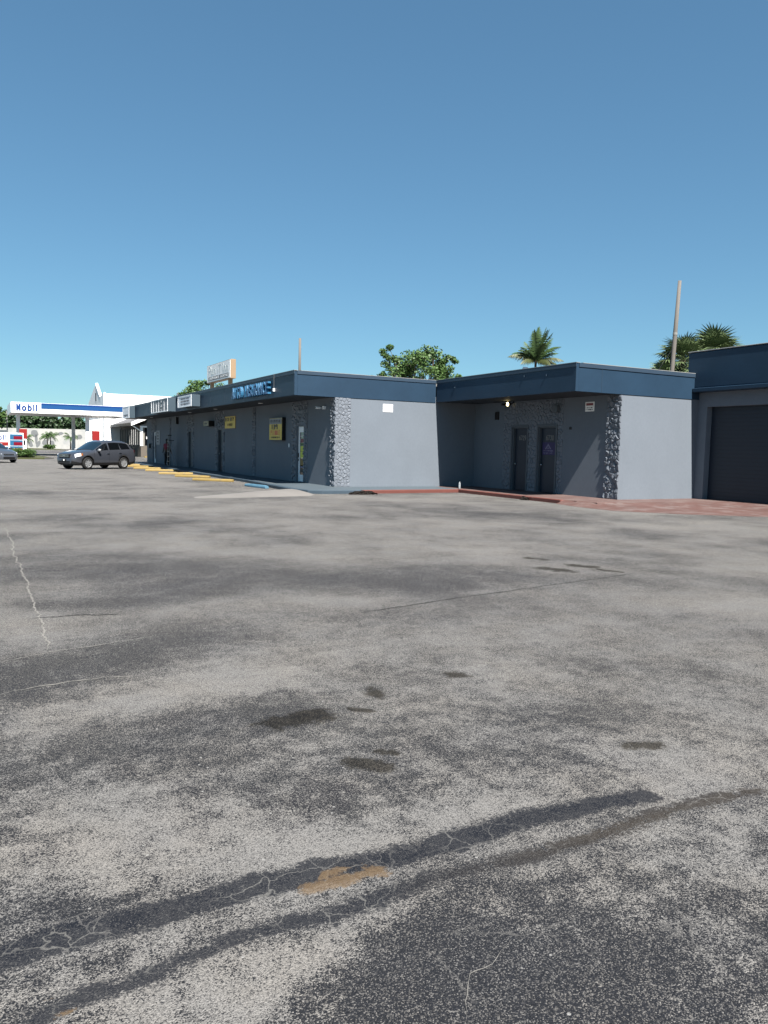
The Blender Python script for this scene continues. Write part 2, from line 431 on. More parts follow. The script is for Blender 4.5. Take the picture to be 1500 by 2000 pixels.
def build_ground():
    def lines(parts):
        out = []
        for a, b, st in parts:
            n = max(1, int(round((b - a)/st)))
            out += list(np.linspace(a, b, n, endpoint=False))
        return np.array(out + [parts[-1][1]])
    xs = lines([(-2000, -400, 400), (-400, -60, 85), (-60, -6, 3), (-6, -1, 0.25), (-1, 4.2, 0.04), (4.2, 14, 0.12), (14, 40, 1.3), (40, 400, 60), (400, 2000, 400)])
    ys = lines([(-2000, -400, 400), (-400, -40, 60), (-40, 0.6, 2.0), (0.6, 4.6, 0.035), (4.6, 10, 0.09), (10, 26, 0.25), (26, 70, 2.0), (70, 400, 30), (400, 2500, 350)])
    X, Y = np.meshgrid(xs, ys)
    X, Y = X.ravel(), Y.ravel()
    nx, ny = len(xs), len(ys)
    me = bpy.data.meshes.new('ground')
    nv = nx*ny
    i = np.arange(nx - 1)[None, :] + nx*np.arange(ny - 1)[:, None]
    q = np.stack([i, i + 1, i + 1 + nx, i + nx], -1).reshape(-1, 4)
    me.vertices.add(nv)
    me.vertices.foreach_set('co', np.stack([X, Y, np.zeros(nv)], -1).ravel())
    me.loops.add(q.size)
    me.loops.foreach_set('vertex_index', q.ravel().astype(np.int32))
    me.polygons.add(len(q))
    me.polygons.foreach_set('loop_start', np.arange(0, q.size, 4, dtype=np.int32))
    me.update()
    def segd(x1, y1, x2, y2):
        dx, dy = x2 - x1, y2 - y1
        l2 = dx*dx + dy*dy + 1e-9
        t = np.clip(((X - x1)*dx + (Y - y1)*dy)/l2, 0, 1)
        return np.hypot(X - x1 - t*dx, Y - y1 - t*dy)
    L = np.zeros(nv)
    for x1, y1, x2, y2, r, v in SEG:
        L += v*np.exp(-(segd(x1, y1, x2, y2)/r)**2)
    rr = np.random.RandomState(21)
    for _ in range(90):                                   # worn and washed patches over the whole lot
        cx, cy = rr.uniform(-6, 17), rr.uniform(4.5, 45)
        k = 0.35 + cy/22
        a = rr.normal(0, 0.35) + (math.pi/2 if rr.rand() < 0.35 else 0)
        ln = rr.uniform(0.3, 1.6)*k
        L += rr.uniform(-0.42, 0.42)*np.exp(-(segd(cx - ln*math.cos(a), cy - ln*math.sin(a), cx + ln*math.cos(a), cy + ln*math.sin(a))/(rr.uniform(0.25, 0.75)*k))**2)
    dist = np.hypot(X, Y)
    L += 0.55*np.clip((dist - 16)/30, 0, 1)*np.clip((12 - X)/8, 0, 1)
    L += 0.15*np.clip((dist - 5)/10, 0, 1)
    tar = np.full(nv, -1.0)
    for P, hw, w in ((T1, 0.062, 1.35), (T2, 0.085, 0.72)):
        for a, b in zip(P[:-1], P[1:]):
            tar = np.maximum(tar, w - segd(*a, *b)/hw)
    rust = np.full(nv, -1.0)
    for x1, y1, x2, y2, r in RUST: rust = np.maximum(rust, 1 - segd(x1, y1, x2, y2)/r)
    oil = np.full(nv, -1.0)
    for x1, y1, x2, y2, r in OIL: oil = np.maximum(oil, 1 - segd(x1, y1, x2, y2)/(r*1.25))
    brown = np.clip((X - 1.2)/1.0, 0, 1)*np.clip(1 - np.abs(Y - 2.2)/0.12, 0, 1)
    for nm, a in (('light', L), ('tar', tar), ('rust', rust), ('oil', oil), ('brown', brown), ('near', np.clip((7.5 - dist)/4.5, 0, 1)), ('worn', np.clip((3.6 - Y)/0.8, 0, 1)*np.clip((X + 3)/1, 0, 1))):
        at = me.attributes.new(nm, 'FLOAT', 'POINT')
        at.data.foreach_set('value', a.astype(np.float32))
    m = bpy.data.materials.new('asphalt')
    MATS['asphalt'] = m
    m.use_nodes = True
    nt = m.node_tree
    N, K = nt.nodes, nt.links
    b = N['Principled BSDF']
    tc = N.new('ShaderNodeTexCoord').outputs['Object']
    def attr(n):
        a = N.new('ShaderNodeAttribute')
        a.attribute_name = n
        return a.outputs['Fac']
    def noise(sc, det=4, rg=0.6, off=0.0):
        mp = N.new('ShaderNodeMapping')
        mp.inputs['Location'].default_value = (off, off*1.7, 0)
        K.new(tc, mp.inputs[0])
        n = N.new('ShaderNodeTexNoise')
        n.inputs['Scale'].default_value = sc
        n.inputs['Detail'].default_value = det
        n.inputs['Roughness'].default_value = rg
        K.new(mp.outputs[0], n.inputs['Vector'])
        return n.outputs['Fac']
    def mth(op, a, c=None, d=None, clamp=False):
        n = N.new('ShaderNodeMath')
        n.operation = op
        n.use_clamp = clamp
        for s, v in zip(n.inputs, (a, c, d)):
            if v is None: continue
            if hasattr(v, 'links'): K.new(v, s)
            else: s.default_value = v
        return n.outputs[0]
    def ramp(v, lo, hi, a=0.0, c=1.0):
        n = N.new('ShaderNodeMapRange')
        n.interpolation_type = 'SMOOTHSTEP'
        n.inputs[1].default_value = lo
        n.inputs[2].default_value = hi
        n.inputs[3].default_value = a
        n.inputs[4].default_value = c
        K.new(v, n.inputs[0])
        return n.outputs[0]
    def mix(f, a, c):
        n = N.new('ShaderNodeMix')
        n.data_type = 'RGBA'
        if hasattr(f, 'links'): K.new(f, n.inputs[0])
        else: n.inputs[0].default_value = f
        for s, v in ((n.inputs[6], a), (n.inputs[7], c)):
            if hasattr(v, 'links'): K.new(v, s)
            else: s.default_value = (*[c*ALB for c in v], 1)
        return n.outputs[2]
    def vor(sc, feat='F1'):
        n = N.new('ShaderNodeTexVoronoi')
        n.feature = feat
        n.inputs['Scale'].default_value = sc
        K.new(tc, n.inputs['Vector'])
        return n
    big = noise(0.22, 5, 0.55)
    mid = noise(1.6, 6, 0.60, 3.1)
    wide = noise(0.6, 5, 0.6, 9.4)
    blot = noise(7.0, 10, 0.72, 7.7)
    grit = noise(60.0, 4, 0.65, 1.3)
    v1 = vor(260.0)
    sep = N.new('ShaderNodeSeparateColor')
    K.new(v1.outputs['Color'], sep.inputs[0])
    rnd, rnd2 = sep.outputs[0], sep.outputs[1]
    nr = attr('near')
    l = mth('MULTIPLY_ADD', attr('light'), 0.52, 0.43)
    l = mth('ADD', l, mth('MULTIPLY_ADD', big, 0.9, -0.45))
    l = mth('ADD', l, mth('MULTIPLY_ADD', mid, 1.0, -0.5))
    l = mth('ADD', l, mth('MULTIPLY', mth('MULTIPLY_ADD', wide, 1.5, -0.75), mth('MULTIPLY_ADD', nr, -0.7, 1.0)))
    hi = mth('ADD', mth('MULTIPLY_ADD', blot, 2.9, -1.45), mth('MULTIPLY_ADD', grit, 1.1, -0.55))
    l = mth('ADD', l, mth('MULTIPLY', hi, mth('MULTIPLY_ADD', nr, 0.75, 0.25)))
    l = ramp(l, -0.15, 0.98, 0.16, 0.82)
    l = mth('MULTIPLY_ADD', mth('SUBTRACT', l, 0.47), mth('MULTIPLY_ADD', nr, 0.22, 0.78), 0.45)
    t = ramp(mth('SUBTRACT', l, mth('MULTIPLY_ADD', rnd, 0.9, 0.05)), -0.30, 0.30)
    lightc = mix(ramp(mid, 0.35, 0.65), (0.485, 0.457, 0.418), (0.445, 0.43, 0.408))
    darkc = mix(ramp(big, 0.4, 0.6), (0.038, 0.041, 0.050), (0.050, 0.052, 0.057))
    col = mix(t, darkc, lightc)
    vv = N.new('ShaderNodeHueSaturation')
    K.new(ramp(rnd2, 0.0, 1.0, 0.80, 1.20), vv.inputs['Value'])
    K.new(col, vv.inputs['Color'])
    col = vv.outputs[0]
    # white chips
    v2 = vor(34.0)
    s2 = N.new('ShaderNodeSeparateColor')
    K.new(v2.outputs['Color'], s2.inputs[0])
    chip = mth('MULTIPLY', mth('GREATER_THAN', s2.outputs[0], 0.975), mth('LESS_THAN', v2.outputs['Distance'], 0.20))
    col = mix(mth('MULTIPLY', chip, 0.85), col, (0.62, 0.61, 0.58))
    # oil stains
    oilf = ramp(mth('ADD', attr('oil'), mth('ADD', mth('MULTIPLY_ADD', blot, 4.0, -2.0), mth('MULTIPLY_ADD', grit, 1.7, -0.85))), -0.2, 0.45)
    mo = N.new('ShaderNodeMix')
    mo.data_type = 'RGBA'
    mo.blend_type = 'MULTIPLY'
    K.new(mth('MULTIPLY', oilf, 0.90), mo.inputs[0])
    K.new(col, mo.inputs[6])
    mo.inputs[7].default_value = (0.20, 0.185, 0.155, 1)
    col = mo.outputs[2]
    # sealed joints (tar)
    wob = mth('ADD', mth('MULTIPLY_ADD', blot, 3.4, -1.7), mth('ADD', mth('MULTIPLY_ADD', grit, 1.8, -0.9), mth('MULTIPLY_ADD', mid, 1.4, -0.7)))
    tarf = ramp(mth('ADD', attr('tar'), wob), 0.10, 0.48)
    ve = vor(6.5, 'DISTANCE_TO_EDGE')
    wv = N.new('ShaderNodeMixRGB')
    ncol = N.new('ShaderNodeTexNoise')
    ncol.inputs['Scale'].default_value = 18
    K.new(tc, ncol.inputs['Vector'])
    wv.blend_type = 'ADD'
    wv.inputs[0].default_value = 0.06
    K.new(tc, wv.inputs[1])
    K.new(ncol.outputs['Color'], wv.inputs[2])
    K.new(wv.outputs[0], ve.inputs['Vector'])
    crk = ramp(ve.outputs['Distance'], 0.004, 0.020, 1.0, 0.0)
    crk = mth('MULTIPLY', crk, ramp(mid, 0.46, 0.60))
    tarc = mix(mth('MULTIPLY', attr('brown'), 0.8), (0.018, 0.022, 0.034), (0.085, 0.066, 0.045))
    tspk = mth('GREATER_THAN', rnd, 0.89)
    tarc = mix(mth('MULTIPLY', tspk, 0.45), tarc, (0.34, 0.33, 0.31))
    tarc = mix(mth('MULTIPLY', crk, 0.6), tarc, (0.40, 0.39, 0.36))
    col = mix(mth('MULTIPLY', tarf, 0.88), col, tarc)
    # fine crack network in the worn strip near the joints
    vc = vor(2.6, 'DISTANCE_TO_EDGE')
    wv2 = N.new('ShaderNodeMixRGB')
    wv2.blend_type = 'ADD'
    wv2.inputs[0].default_value = 0.16
    nc2 = N.new('ShaderNodeTexNoise')
    nc2.inputs['Scale'].default_value = 9
    nc2.inputs['Detail'].default_value = 5
    K.new(tc, nc2.inputs['Vector'])
    K.new(tc, wv2.inputs[1])
    K.new(nc2.outputs['Color'], wv2.inputs[2])
    K.new(wv2.outputs[0], vc.inputs['Vector'])
    net = mth('MULTIPLY', ramp(vc.outputs['Distance'], 0.004, 0.013, 1.0, 0.0), mth('MULTIPLY', attr('worn'), ramp(mid, 0.45, 0.58)))
    col = mix(mth('MULTIPLY', net, 0.32), col, (0.40, 0.385, 0.36))
    # rust
    rustf = ramp(mth('ADD', attr('rust'), mth('ADD', mth('MULTIPLY_ADD', blot, 3.0, -1.5), mth('MULTIPLY_ADD', grit, 1.2, -0.6))), 0.0, 0.5)
    col = mix(mth('MULTIPLY', rustf, 0.70), col, mix(ramp(grit, 0.35, 0.65), (0.27, 0.17, 0.085), (0.36, 0.25, 0.14)))
    K.new(col, b.inputs['Base Color'])
    K.new(mth('MULTIPLY_ADD', tarf, -0.15, 0.88), b.inputs['Roughness'])
    b.inputs['Specular IOR Level'].default_value = 0.12
    h = mth('ADD', mth('MULTIPLY', v1.outputs['Distance'], -0.6), mth('MULTIPLY', grit, 0.8))
    bn = N.new('ShaderNodeBump')
    bn.inputs['Strength'].default_value = 0.75
    bn.inputs['Distance'].default_value = 0.006
    K.new(h, bn.inputs['Height'])
    K.new(bn.outputs[0], b.inputs['Normal'])
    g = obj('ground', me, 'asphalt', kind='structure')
    return g
ground = build_ground()

def crack(pts, w, material, jit=0.012, z=0.004):
    pts = [Vector((p[0], p[1], 0)) for p in pts]
    fine = []
    for a, b in zip(pts[:-1], pts[1:]):
        n = max(2, int((b - a).length/0.03))
        fine += [a.lerp(b, k/n) for k in range(n)]
    fine.append(pts[-1])
    mb = MB()
    vs, fs = [], []
    off = 0.0
    for i, p in enumerate(fine):
        d = (fine[min(i + 1, len(fine) - 1)] - fine[max(i - 1, 0)]).normalized()
        nrm = Vector((-d.y, d.x, 0))
        off = off*0.85 + rng.uniform(-jit, jit)
        taper = min(1, (i + 1)/8, (len(fine) - i)/8)
        ww = w*rng.uniform(0.35, 1.25)*taper
        vs += [(p + nrm*(off + ww)) + Vector((0, 0, z)), (p + nrm*(off - ww*rng.uniform(0.6, 1.2))) + Vector((0, 0, z))]
        if i: fs.append((2*i - 2, 2*i - 1, 2*i + 1, 2*i))
    mb.add(vs, fs)
    return obj('crack', mb, material, ground)
crack([(0.39, 15.04), (0.39, 12.43), (0.41, 10.34), (0.42, 9.0), (0.43, 7.59), (0.44, 6.73), (0.43, 6.04)], 0.009, 'crack_sand')
crack([(0.03, 5.82), (0.4, 5.97), (0.92, 6.1), (1.21, 6.16)], 0.006, 'crack_sand')
crack([(0.05, 5.08), (0.25, 5.13), (0.37, 5.15), (0.48, 5.16), (0.68, 5.17), (0.97, 5.14)], 0.008, 'crack_sand')
crack([(0.09, 3.74), (0.25, 3.82)], 0.003, 'crack_sand', 0.003)
crack([(1.14, 1.59), (1.18, 1.65), (1.25, 1.75), (1.34, 1.75), (1.46, 1.81)], 0.0018, 'crack_sand', 0.006)
crack([(0.32, 7.18), (0.7, 7.18), (1.2, 7.04)], 0.012, 'crack_dark')
crack([(3.13, 6.32), (3.43, 6.37), (4.31, 6.55), (5.64, 6.76), (7.52, 7.08)], 0.009, 'crack_dark', 0.006)

# ------------------------------------------------------------------ walkways, kerbs, aprons
ZS = 0.12
def slab(name, poly, material, parent=None, z0=-0.05, z1=ZS, bevel=0.015):
    o = obj(name, MB().prism(poly, z0, z1), material, parent, bevel=bevel)
    if not parent: o['kind'] = 'structure'
    return o
slab('walkway', [(10.05, 23.32), (15.72, 23.5), (15.72, 25.3), (19.0, 25.3), (19.0, 25.6), (11.6, 25.6), (11.6, 61.2), (10.08, 61.2), (10.08, 31.0), (9.75, 27.0), (9.62, 24.6), (9.75, 23.6)], 'slab_paint')
kerb = MB()
kp = [(9.9, 61.2), (9.9, 31.0), (9.57, 27.0), (9.44, 24.55), (9.62, 23.45), (10.02, 23.15), (11.55, 23.16)]
kq = [(10.075, 61.2), (10.075, 31.0), (9.745, 27.0), (9.615, 24.6), (9.745, 23.6), (10.045, 23.315), (11.55, 23.33)]
kerb.prism(kp + kq[::-1], -0.05, ZS - 0.003)
k1 = obj('kerb', kerb, 'curb_paint', bevel=0.02)
k1['kind'] = 'structure'
k2 = obj('kerb', MB().prism([(11.555, 23.16), (15.55, 23.33), (15.55, 17.75), (15.70, 17.70), (15.70, 23.49), (11.555, 23.335)], -0.05, ZS - 0.001), 'red_paint', bevel=0.02)
k2['kind'] = 'structure'
slab('walkway', [(15.705, 17.2), (17.7, 17.2), (17.7, 25.25), (15.725, 25.25), (15.725, 23.52), (15.705, 23.5)], 'red_walk')
# sloping red apron in front of the south wall and the garage
def apron(name, top, bot, zt, zb, material, n=26, m=10, lump=0.006, kind='structure'):
    def interp(P, t):
        L = [0]
        for a, b in zip(P[:-1], P[1:]): L.append(L[-1] + math.dist(a, b))
        s = t*L[-1]
        for i in range(len(P) - 1):
            if s <= L[i + 1] + 1e-9:
                f = (s - L[i])/(L[i + 1] - L[i])
                return [P[i][k] + (P[i + 1][k] - P[i][k])*f for k in (0, 1)]
        return P[-1]
    vs, fs = [], []
    for i in range(n + 1):
        a, b = interp(top, i/n), interp(bot, i/n)
        for j in range(m + 1):
            s = j/m
            x, y = a[0] + (b[0] - a[0])*s, a[1] + (b[1] - a[1])*s
            e = s*s*(3 - 2*s)
            edge = (1 if 0 < j < m else 0)
            z = zt + (zb - zt)*e + edge*lump*mnoise.noise(Vector((x*2.2, y*2.2, 0)))
            if j == m: x += 0.05*mnoise.noise(Vector((x*3, y*3, 5)))
            vs.append((x, y, z))
            if i and j:
                p = i*(m + 1) + j
                fs.append((p - m - 2, p - m - 1, p, p - 1))
    o = obj(name, MB().add(vs, fs), material, smooth=True, fixn=True)
    if kind: o['kind'] = kind
    return o
slab('walkway', [(15.9, 16.55), (21.6, 16.0), (21.6, 17.6), (17.705, 17.6), (17.705, 17.195), (15.9, 17.195)], 'red_walk', z1=ZS - 0.004)
apron('ramp', [(15.72, 17.72), (15.95, 17.0), (16.2, 16.6), (18.2, 16.3), (21.3, 16.0), (21.5, 12.0), (21.5, 6.0)],
      [(15.38, 17.78), (15.15, 16.4), (15.2, 15.17), (16.39, 13.76), (18.04, 12.6), (19.6, 11.4), (19.6, 6.0)], ZS + 0.001, 0.003, 'red_apron', n=60)
slab('walkway', [(21.30, 6.0), (21.6, 6.0), (21.6, 15.995), (21.30, 15.995)], 'red_walk', z1=ZS - 0.004)
# concrete ramp at the walkway corner
def mound():
    nx, ny = 40, 34
    x0, x1, y0, y1 = 5.0, 10.1, 20.6, 25.6
    ridge = [(5.2, 22.3), (7.0, 23.2), (8.4, 24.0), (9.35, 24.6)]
    vs, fs = [], []
    for j in range(ny + 1):
        for i in range(nx + 1):
            x = x0 + (x1 - x0)*i/nx
            y = y0 + (y1 - y0)*j/ny
            t = max(0, min(1, (x - 5.1)/4.3))
            yc = 21.9 + 1.9*t
            hw = 0.55 + 0.95*t
            d = abs(y - yc)/hw
            h = (0.155*t**0.85)*max(0, 1 - d**2.2) - 0.02
            if x > 9.3: h -= (x - 9.3)*0.27
            h += 0.006*mnoise.noise(Vector((x*1.5, y*1.5, 3)))
            vs.append((x, y, h))
            if i and j:
                p = j*(nx + 1) + i
                fs.append((p - nx - 2, p - nx - 1, p, p - 1))
    keep = [f for f in fs if max(vs[k][2] for k in f) > -0.018]
    o = obj('ramp', MB().add(vs, keep), 'ramp_concrete', smooth=True)
    o['kind'] = 'structure'
mound()

# ------------------------------------------------------------------ wheel stops
def wheel_stop(a, b, material, label):
    a, b = Vector((*a, 0)), Vector((*b, 0))
    L = (b - a).length
    c = (a + b)/2
    L = min(2.2, max(1.7, L))
    prof = [(-0.085, 0.004), (0.085, 0.004), (0.085, 0.06), (0.055, 0.115), (-0.055, 0.115), (-0.085, 0.06)]
    n = 9
    vs, fs = [], []
    for i in range(n + 1):
        x = -L/2 + L*i/n
        e = 0.9 if i in (0, n) else 1.0
        for y, z in prof:
            vs.append((x + rng.uniform(-.006, .006)*(0 < i < n), y*e, (z - 0.004)*e + 0.004 + (0.004*rng.uniform(-1, 1) if z > 0.05 else 0)))
        if i:
            for k in range(6):
                fs.append(((i - 1)*6 + k, (i - 1)*6 + (k + 1) % 6, i*6 + (k + 1) % 6, i*6 + k))
    fs += [tuple(range(5, -1, -1)), tuple(range(n*6, n*6 + 6))]
    o = obj('wheel_stop', MB().add(vs, fs), material, bevel=0.008, fixn=True)
    o.location = c
    d = b - a
    o.rotation_euler = (0, 0, math.atan2(d.y, d.x))
    tag(o, label, 'wheel stop', 'concrete wheel stops along the walkway')
WS = [((8.13, 32.8), (9.45, 31.3), 'long yellow concrete wheel stop next to the blue wheel stop'),
      ((8.19, 36.4), (9.45, 35.0), 'yellow concrete wheel stop, second from the blue wheel stop'),
      ((8.09, 39.5), (9.6, 39.0), 'yellow concrete wheel stop, third from the blue wheel stop'),
      ((8.3, 43.9), (9.75, 43.5), 'yellow concrete wheel stop, fourth from the blue wheel stop'),
      ((8.25, 47.6), (9.7, 46.9), 'yellow concrete wheel stop, fifth from the blue wheel stop'),
      ((8.5, 51.4), (9.8, 50.6), 'yellow concrete wheel stop in front of the painter and ladder'),
      ((8.4, 55.2), (9.7, 54.7), 'yellow concrete wheel stop behind the rear of the grey SUV')]
for a, b, lab in WS: wheel_stop(a, b, 'yellow_paint', lab)
wheel_stop((9.0, 28.1), (9.22, 26.35), 'blue_paint', 'light blue concrete wheel stop by the pale ramp')

# ------------------------------------------------------------------ buildings
def wall_w(name, X0, X1, y0, y1, z0, z1, ops, material, parent):
    """wall running along Y between X0 and X1 with openings (ya, yb, ztop)"""
    mb = MB()
    cur = y0
    for a, b, zt in sorted(ops):
        mb.box(X0, X1, cur, a, z0, z1)
        mb.box(X0, X1, a, b, zt, z1)
        cur = b
    mb.box(X0, X1, cur, y1, z0, z1)
    me = mb.mesh(name)
    bm = bmesh.new()
    bm.from_mesh(me)
    bmesh.ops.remove_doubles(bm, verts=bm.verts, dist=0.0005)
    bm.to_mesh(me)
    bm.free()
    return obj(name, me, material, parent)

def clip_poly(poly, nx, ny, d):
    out = []
    for i in range(len(poly)):
        a, b = poly[i], poly[(i + 1) % len(poly)]
        da, db = a[0]*nx + a[1]*ny - d, b[0]*nx + b[1]*ny - d
        if da <= 0: out.append(a)
        if da*db < 0:
            t = da/(da - db)
            out.append((a[0] + (b[0] - a[0])*t, a[1] + (b[1] - a[1])*t))
    return out
def stones(rect, size, seed, elong=1.0, gap=0.004):
    """random rubble: clipped Voronoi cells in rect (u0,u1,v0,v1)"""
    r = random.Random(seed)
    u0, u1, v0, v1 = rect
    nu = max(1, round((u1 - u0)/size))
    nv = max(1, round((v1 - v0)/(size*elong)))
    P = []
    for i in range(nu):
        for j in range(nv):
            P.append((u0 + (i + 0.5 + r.uniform(-.42, .42) + 0.25*(j % 2 - 0.5))*(u1 - u0)/nu, v0 + (j + 0.5 + r.uniform(-.42, .42))*(v1 - v0)/nv))
    cells = []
    rad = size*max(1, elong)*2.6
    for i, p in enumerate(P):
        poly = [(u0, v0), (u1, v0), (u1, v1), (u0, v1)]
        for j, q in enumerate(P):
            if i == j or abs(q[0] - p[0]) > rad or abs(q[1] - p[1]) > rad: continue
            dx, dy = q[0] - p[0], q[1] - p[1]
            l = math.hypot(dx, dy)
            if l < 1e-6: continue
            nx, ny = dx/l, dy/l
            poly = clip_poly(poly, nx, ny, (p[0] + q[0])/2*nx + (p[1] + q[1])/2*ny - gap)
            if len(poly) < 3: break
        if len(poly) >= 3: cells.append((p, poly))
    return cells, r
def stone_mb(mb, cell, r, depth, face, origin):
    tl = 0.2 if depth < 0.03 else 0.6
    p, poly = cell
    n = len(poly)
    cu = sum(a for a, b in poly)/n
    cv = sum(b for a, b in poly)/n
    h = depth*r.uniform(0.45, 1.15)
    tu, tv = r.uniform(-.6, .6), r.uniform(-.6, .6)
    rt, nm = Vector(face[0]), Vector(face[1])
    up = Vector((0, 0, 1))
    o = Vector(origin)
    def P(u, v, d): return o + rt*u + up*v + nm*d
    vs = [P(u, v, -0.01) for u, v in poly]
    for k, s, hh in ((1, 0.93, 0.62), (2, 0.60, 1.0)):
        for u, v in poly:
            uu = cu + (u - cu)*s*r.uniform(0.93, 1.03)
            v2 = cv + (v - cv)*s*r.uniform(0.93, 1.03)
            vs.append(P(uu, v2, max(0.006, h*hh + ((uu - cu)*tu + (v2 - cv)*tv)*tl + r.uniform(-.006, .006)*min(1, tl*2))))
    fs = [(i, (i + 1) % n, n + (i + 1) % n, n + i) for i in range(n)] + [(n + i, n + (i + 1) % n, 2*n + (i + 1) % n, 2*n + i) for i in range(n)] + [tuple(range(2*n, 3*n))]
    mb.add(vs, fs)
def stone_panel(name, rects, size, depth, face, origin, parent, seed, single=False, elong=1.0):
    if single:
        base = MB()
        for rc in rects:
            rt, nm, o = Vector(face[0]), Vector(face[1]), Vector(origin)
            q = [o + rt*u + Vector((0, 0, v)) + nm*0.008 for u, v in ((rc[0], rc[2]), (rc[1], rc[2]), (rc[1], rc[3]), (rc[0], rc[3]))]
            base.add(q, [(0, 1, 2, 3)])
        bo = obj(name, base, 'mortar', parent)
        for rc in rects:
            cells, r = stones(rc, size, seed, elong)
            for c in cells:
                m1 = MB()
                stone_mb(m1, c, r, depth, face, origin)
                obj('stone', m1, 'stone_paint', bo)
    else:
        mb = MB()
        for k, rc in enumerate(rects):
            cells, r = stones(rc, size, seed + k, elong)
            for c in cells: stone_mb(mb, c, r, depth, face, origin)
        obj(name, mb, 'stone_paint', parent, kind='stuff')

def fascia(parent, path, z0, z1, out, thick=0.12, seams=()):
    """boxed roof edge: list of straight runs ((axis, plane, a0, a1))"""
    for ax, pl, a0, a1 in path:
        nm = 'fascia'
        if ax == 'W':
            f = box(nm, pl, pl + thick, a0, a1, z0, z1, 'fascia_paint', parent, bevel=0.006)
            box('trim_strip', pl - 0.022, pl, a0 - 0.02, a1, z1 - 0.11, z1 + 0.012, 'fascia_trim', f, bevel=0.004)
            box('flashing', pl - 0.026, pl + thick, a0 - 0.024, a1, z1 + 0.0125, z1 + 0.028, 'flashing', f)
        else:
            f = box(nm, a0, a1, pl, pl + thick, z0, z1, 'fascia_paint', parent, bevel=0.006)
            box('trim_strip', a0 - 0.02, a1, pl - 0.022, pl, z1 - 0.112, z1 + 0.010, 'fascia_trim', f, bevel=0.004)
            box('flashing', a0 + thick + 0.002, a1, pl - 0.026, pl + thick, z1 + 0.0105, z1 + 0.026, 'flashing', f)

# --- long storefront block -------------------------------------------------
XF1, XW1, YS1, YN1 = 9.84, 11.45, 25.35, 60.6
ZF0, ZF1 = 3.37, 4.22
b1 = thing('storefront_building', 'long low grey storefront block with slate blue fascia and stone corner column', 'building', (XW1, YS1, 0))
b1.matrix_world = Matrix.Identity(4)
doors1 = [(28.40, 29.14, 2.38), (39.87, 40.80, 2.41), (46.37, 47.40, 2.38), (57.32, 58.22, 2.38)]
wall_w('west_wall', XW1, XW1 + 0.22, YS1 + 0.2, YN1, 0.0, 3.6, doors1, 'wall_paint', b1)
box('south_wall', XW1 + 0.0, 18.2, YS1, YS1 + 0.198, 0.0, 3.6, 'wall_paint', b1)
box('north_wall', XW1 + 0.23, 27, YN1 - 0.2, YN1, 0.0, 4.1, 'wall_paint', b1)
box('east_wall', 26.8, 27, YS1 + 0.21, YN1 - 0.21, 0.0, 4.1, 'wall_paint', b1)
box('roof', XF1 + 0.13, 27.1, YS1 + 0.13, YN1 + 0.2, 3.62, 4.12, 'roof_grey', b1)
box('soffit', XF1 + 0.125, XW1 - 0.002, YS1 + 0.105, YN1, ZF0 + 0.015, ZF0 + 0.10, 'soffit_paint', b1)
fascia(b1, [('W', XF1, YS1 - 0.02, YN1 + 0.2), ('S', YS1 - 0.02, XF1 + 0.121, 15.70)], ZF0, ZF1, 0)
# stone corner column
stone_panel('corner_column', [(0.0, 0.64, ZS, ZF0)], 0.125, 0.026, SOUTH, (XW1 - 0.02, YS1, 0), b1, 3, True)
stone_panel('corner_column', [(-0.38, 0.05, ZS, ZF0)], 0.125, 0.045, WEST, (XW1, YS1, 0), b1, 4, True)
# stone surrounds and strips on the west wall (u runs south, so u = -Y)
def surround(ya, yb, da, db, zt, seed, parent, X, size=0.15, depth=0.035):
    rects = [(-yb, -db - 0.04, ZS, ZF0), (-da + 0.04, -ya, ZS, ZF0), (-db - 0.04, -da + 0.04, zt + 0.06, ZF0)]
    rects = [r for r in rects if r[1] - r[0] > 0.05]
    stone_panel('stone_surround', rects, size, depth, WEST, (X, 0, 0), parent, seed)
surround(27.98, 29.66, 28.40, 29.14, 2.38, 21, b1, XW1)
surround(39.5, 41.25, 39.87, 40.80, 2.41, 22, b1, XW1)
surround(45.99, 47.8, 46.37, 47.40, 2.38, 23, b1, XW1)
surround(57.05, 58.9, 57.32, 58.22, 2.38, 24, b1, XW1)
for a, b, sd in ((34.36, 34.78, 31), (52.26, 52.73, 32)):
    stone_panel('stone_strip', [(-b, -a, ZS, ZF0)], 0.14, 0.055, WEST, (XW1, 0, 0), b1, sd)
def flat_door(parent, X, ya, yb, zt, material='door_dark', knob=True):
    d = box('door', X + 0.11, X + 0.16, ya + 0.045, yb - 0.045, ZS + 0.012, zt - 0.045, material, parent, bevel=0.004)
    fr = MB().box(X + 0.02, X + 0.20, ya + 0.001, ya + 0.042, ZS, zt - 0.001).box(X + 0.02, X + 0.20, yb - 0.042, yb - 0.001, ZS, zt - 0.001).box(X + 0.021, X + 0.199, ya + 0.0425, yb - 0.0425, zt - 0.042, zt - 0.0015)
    obj('frame', fr, 'frame_grey', d)
    if knob:
        obj('handle', MB().lathe([(0.0, -0.07), (0.03, -0.065), (0.032, -0.045), (0.012, -0.03), (0.012, 0.0)], 12, 'x', (X + 0.11, yb - 0.12, 1.10)), 'chrome', d, smooth=True)
    return d
flat_door(b1, XW1, *doors1[1])
d3 = flat_door(b1, XW1, *doors1[2], material='frame_grey')
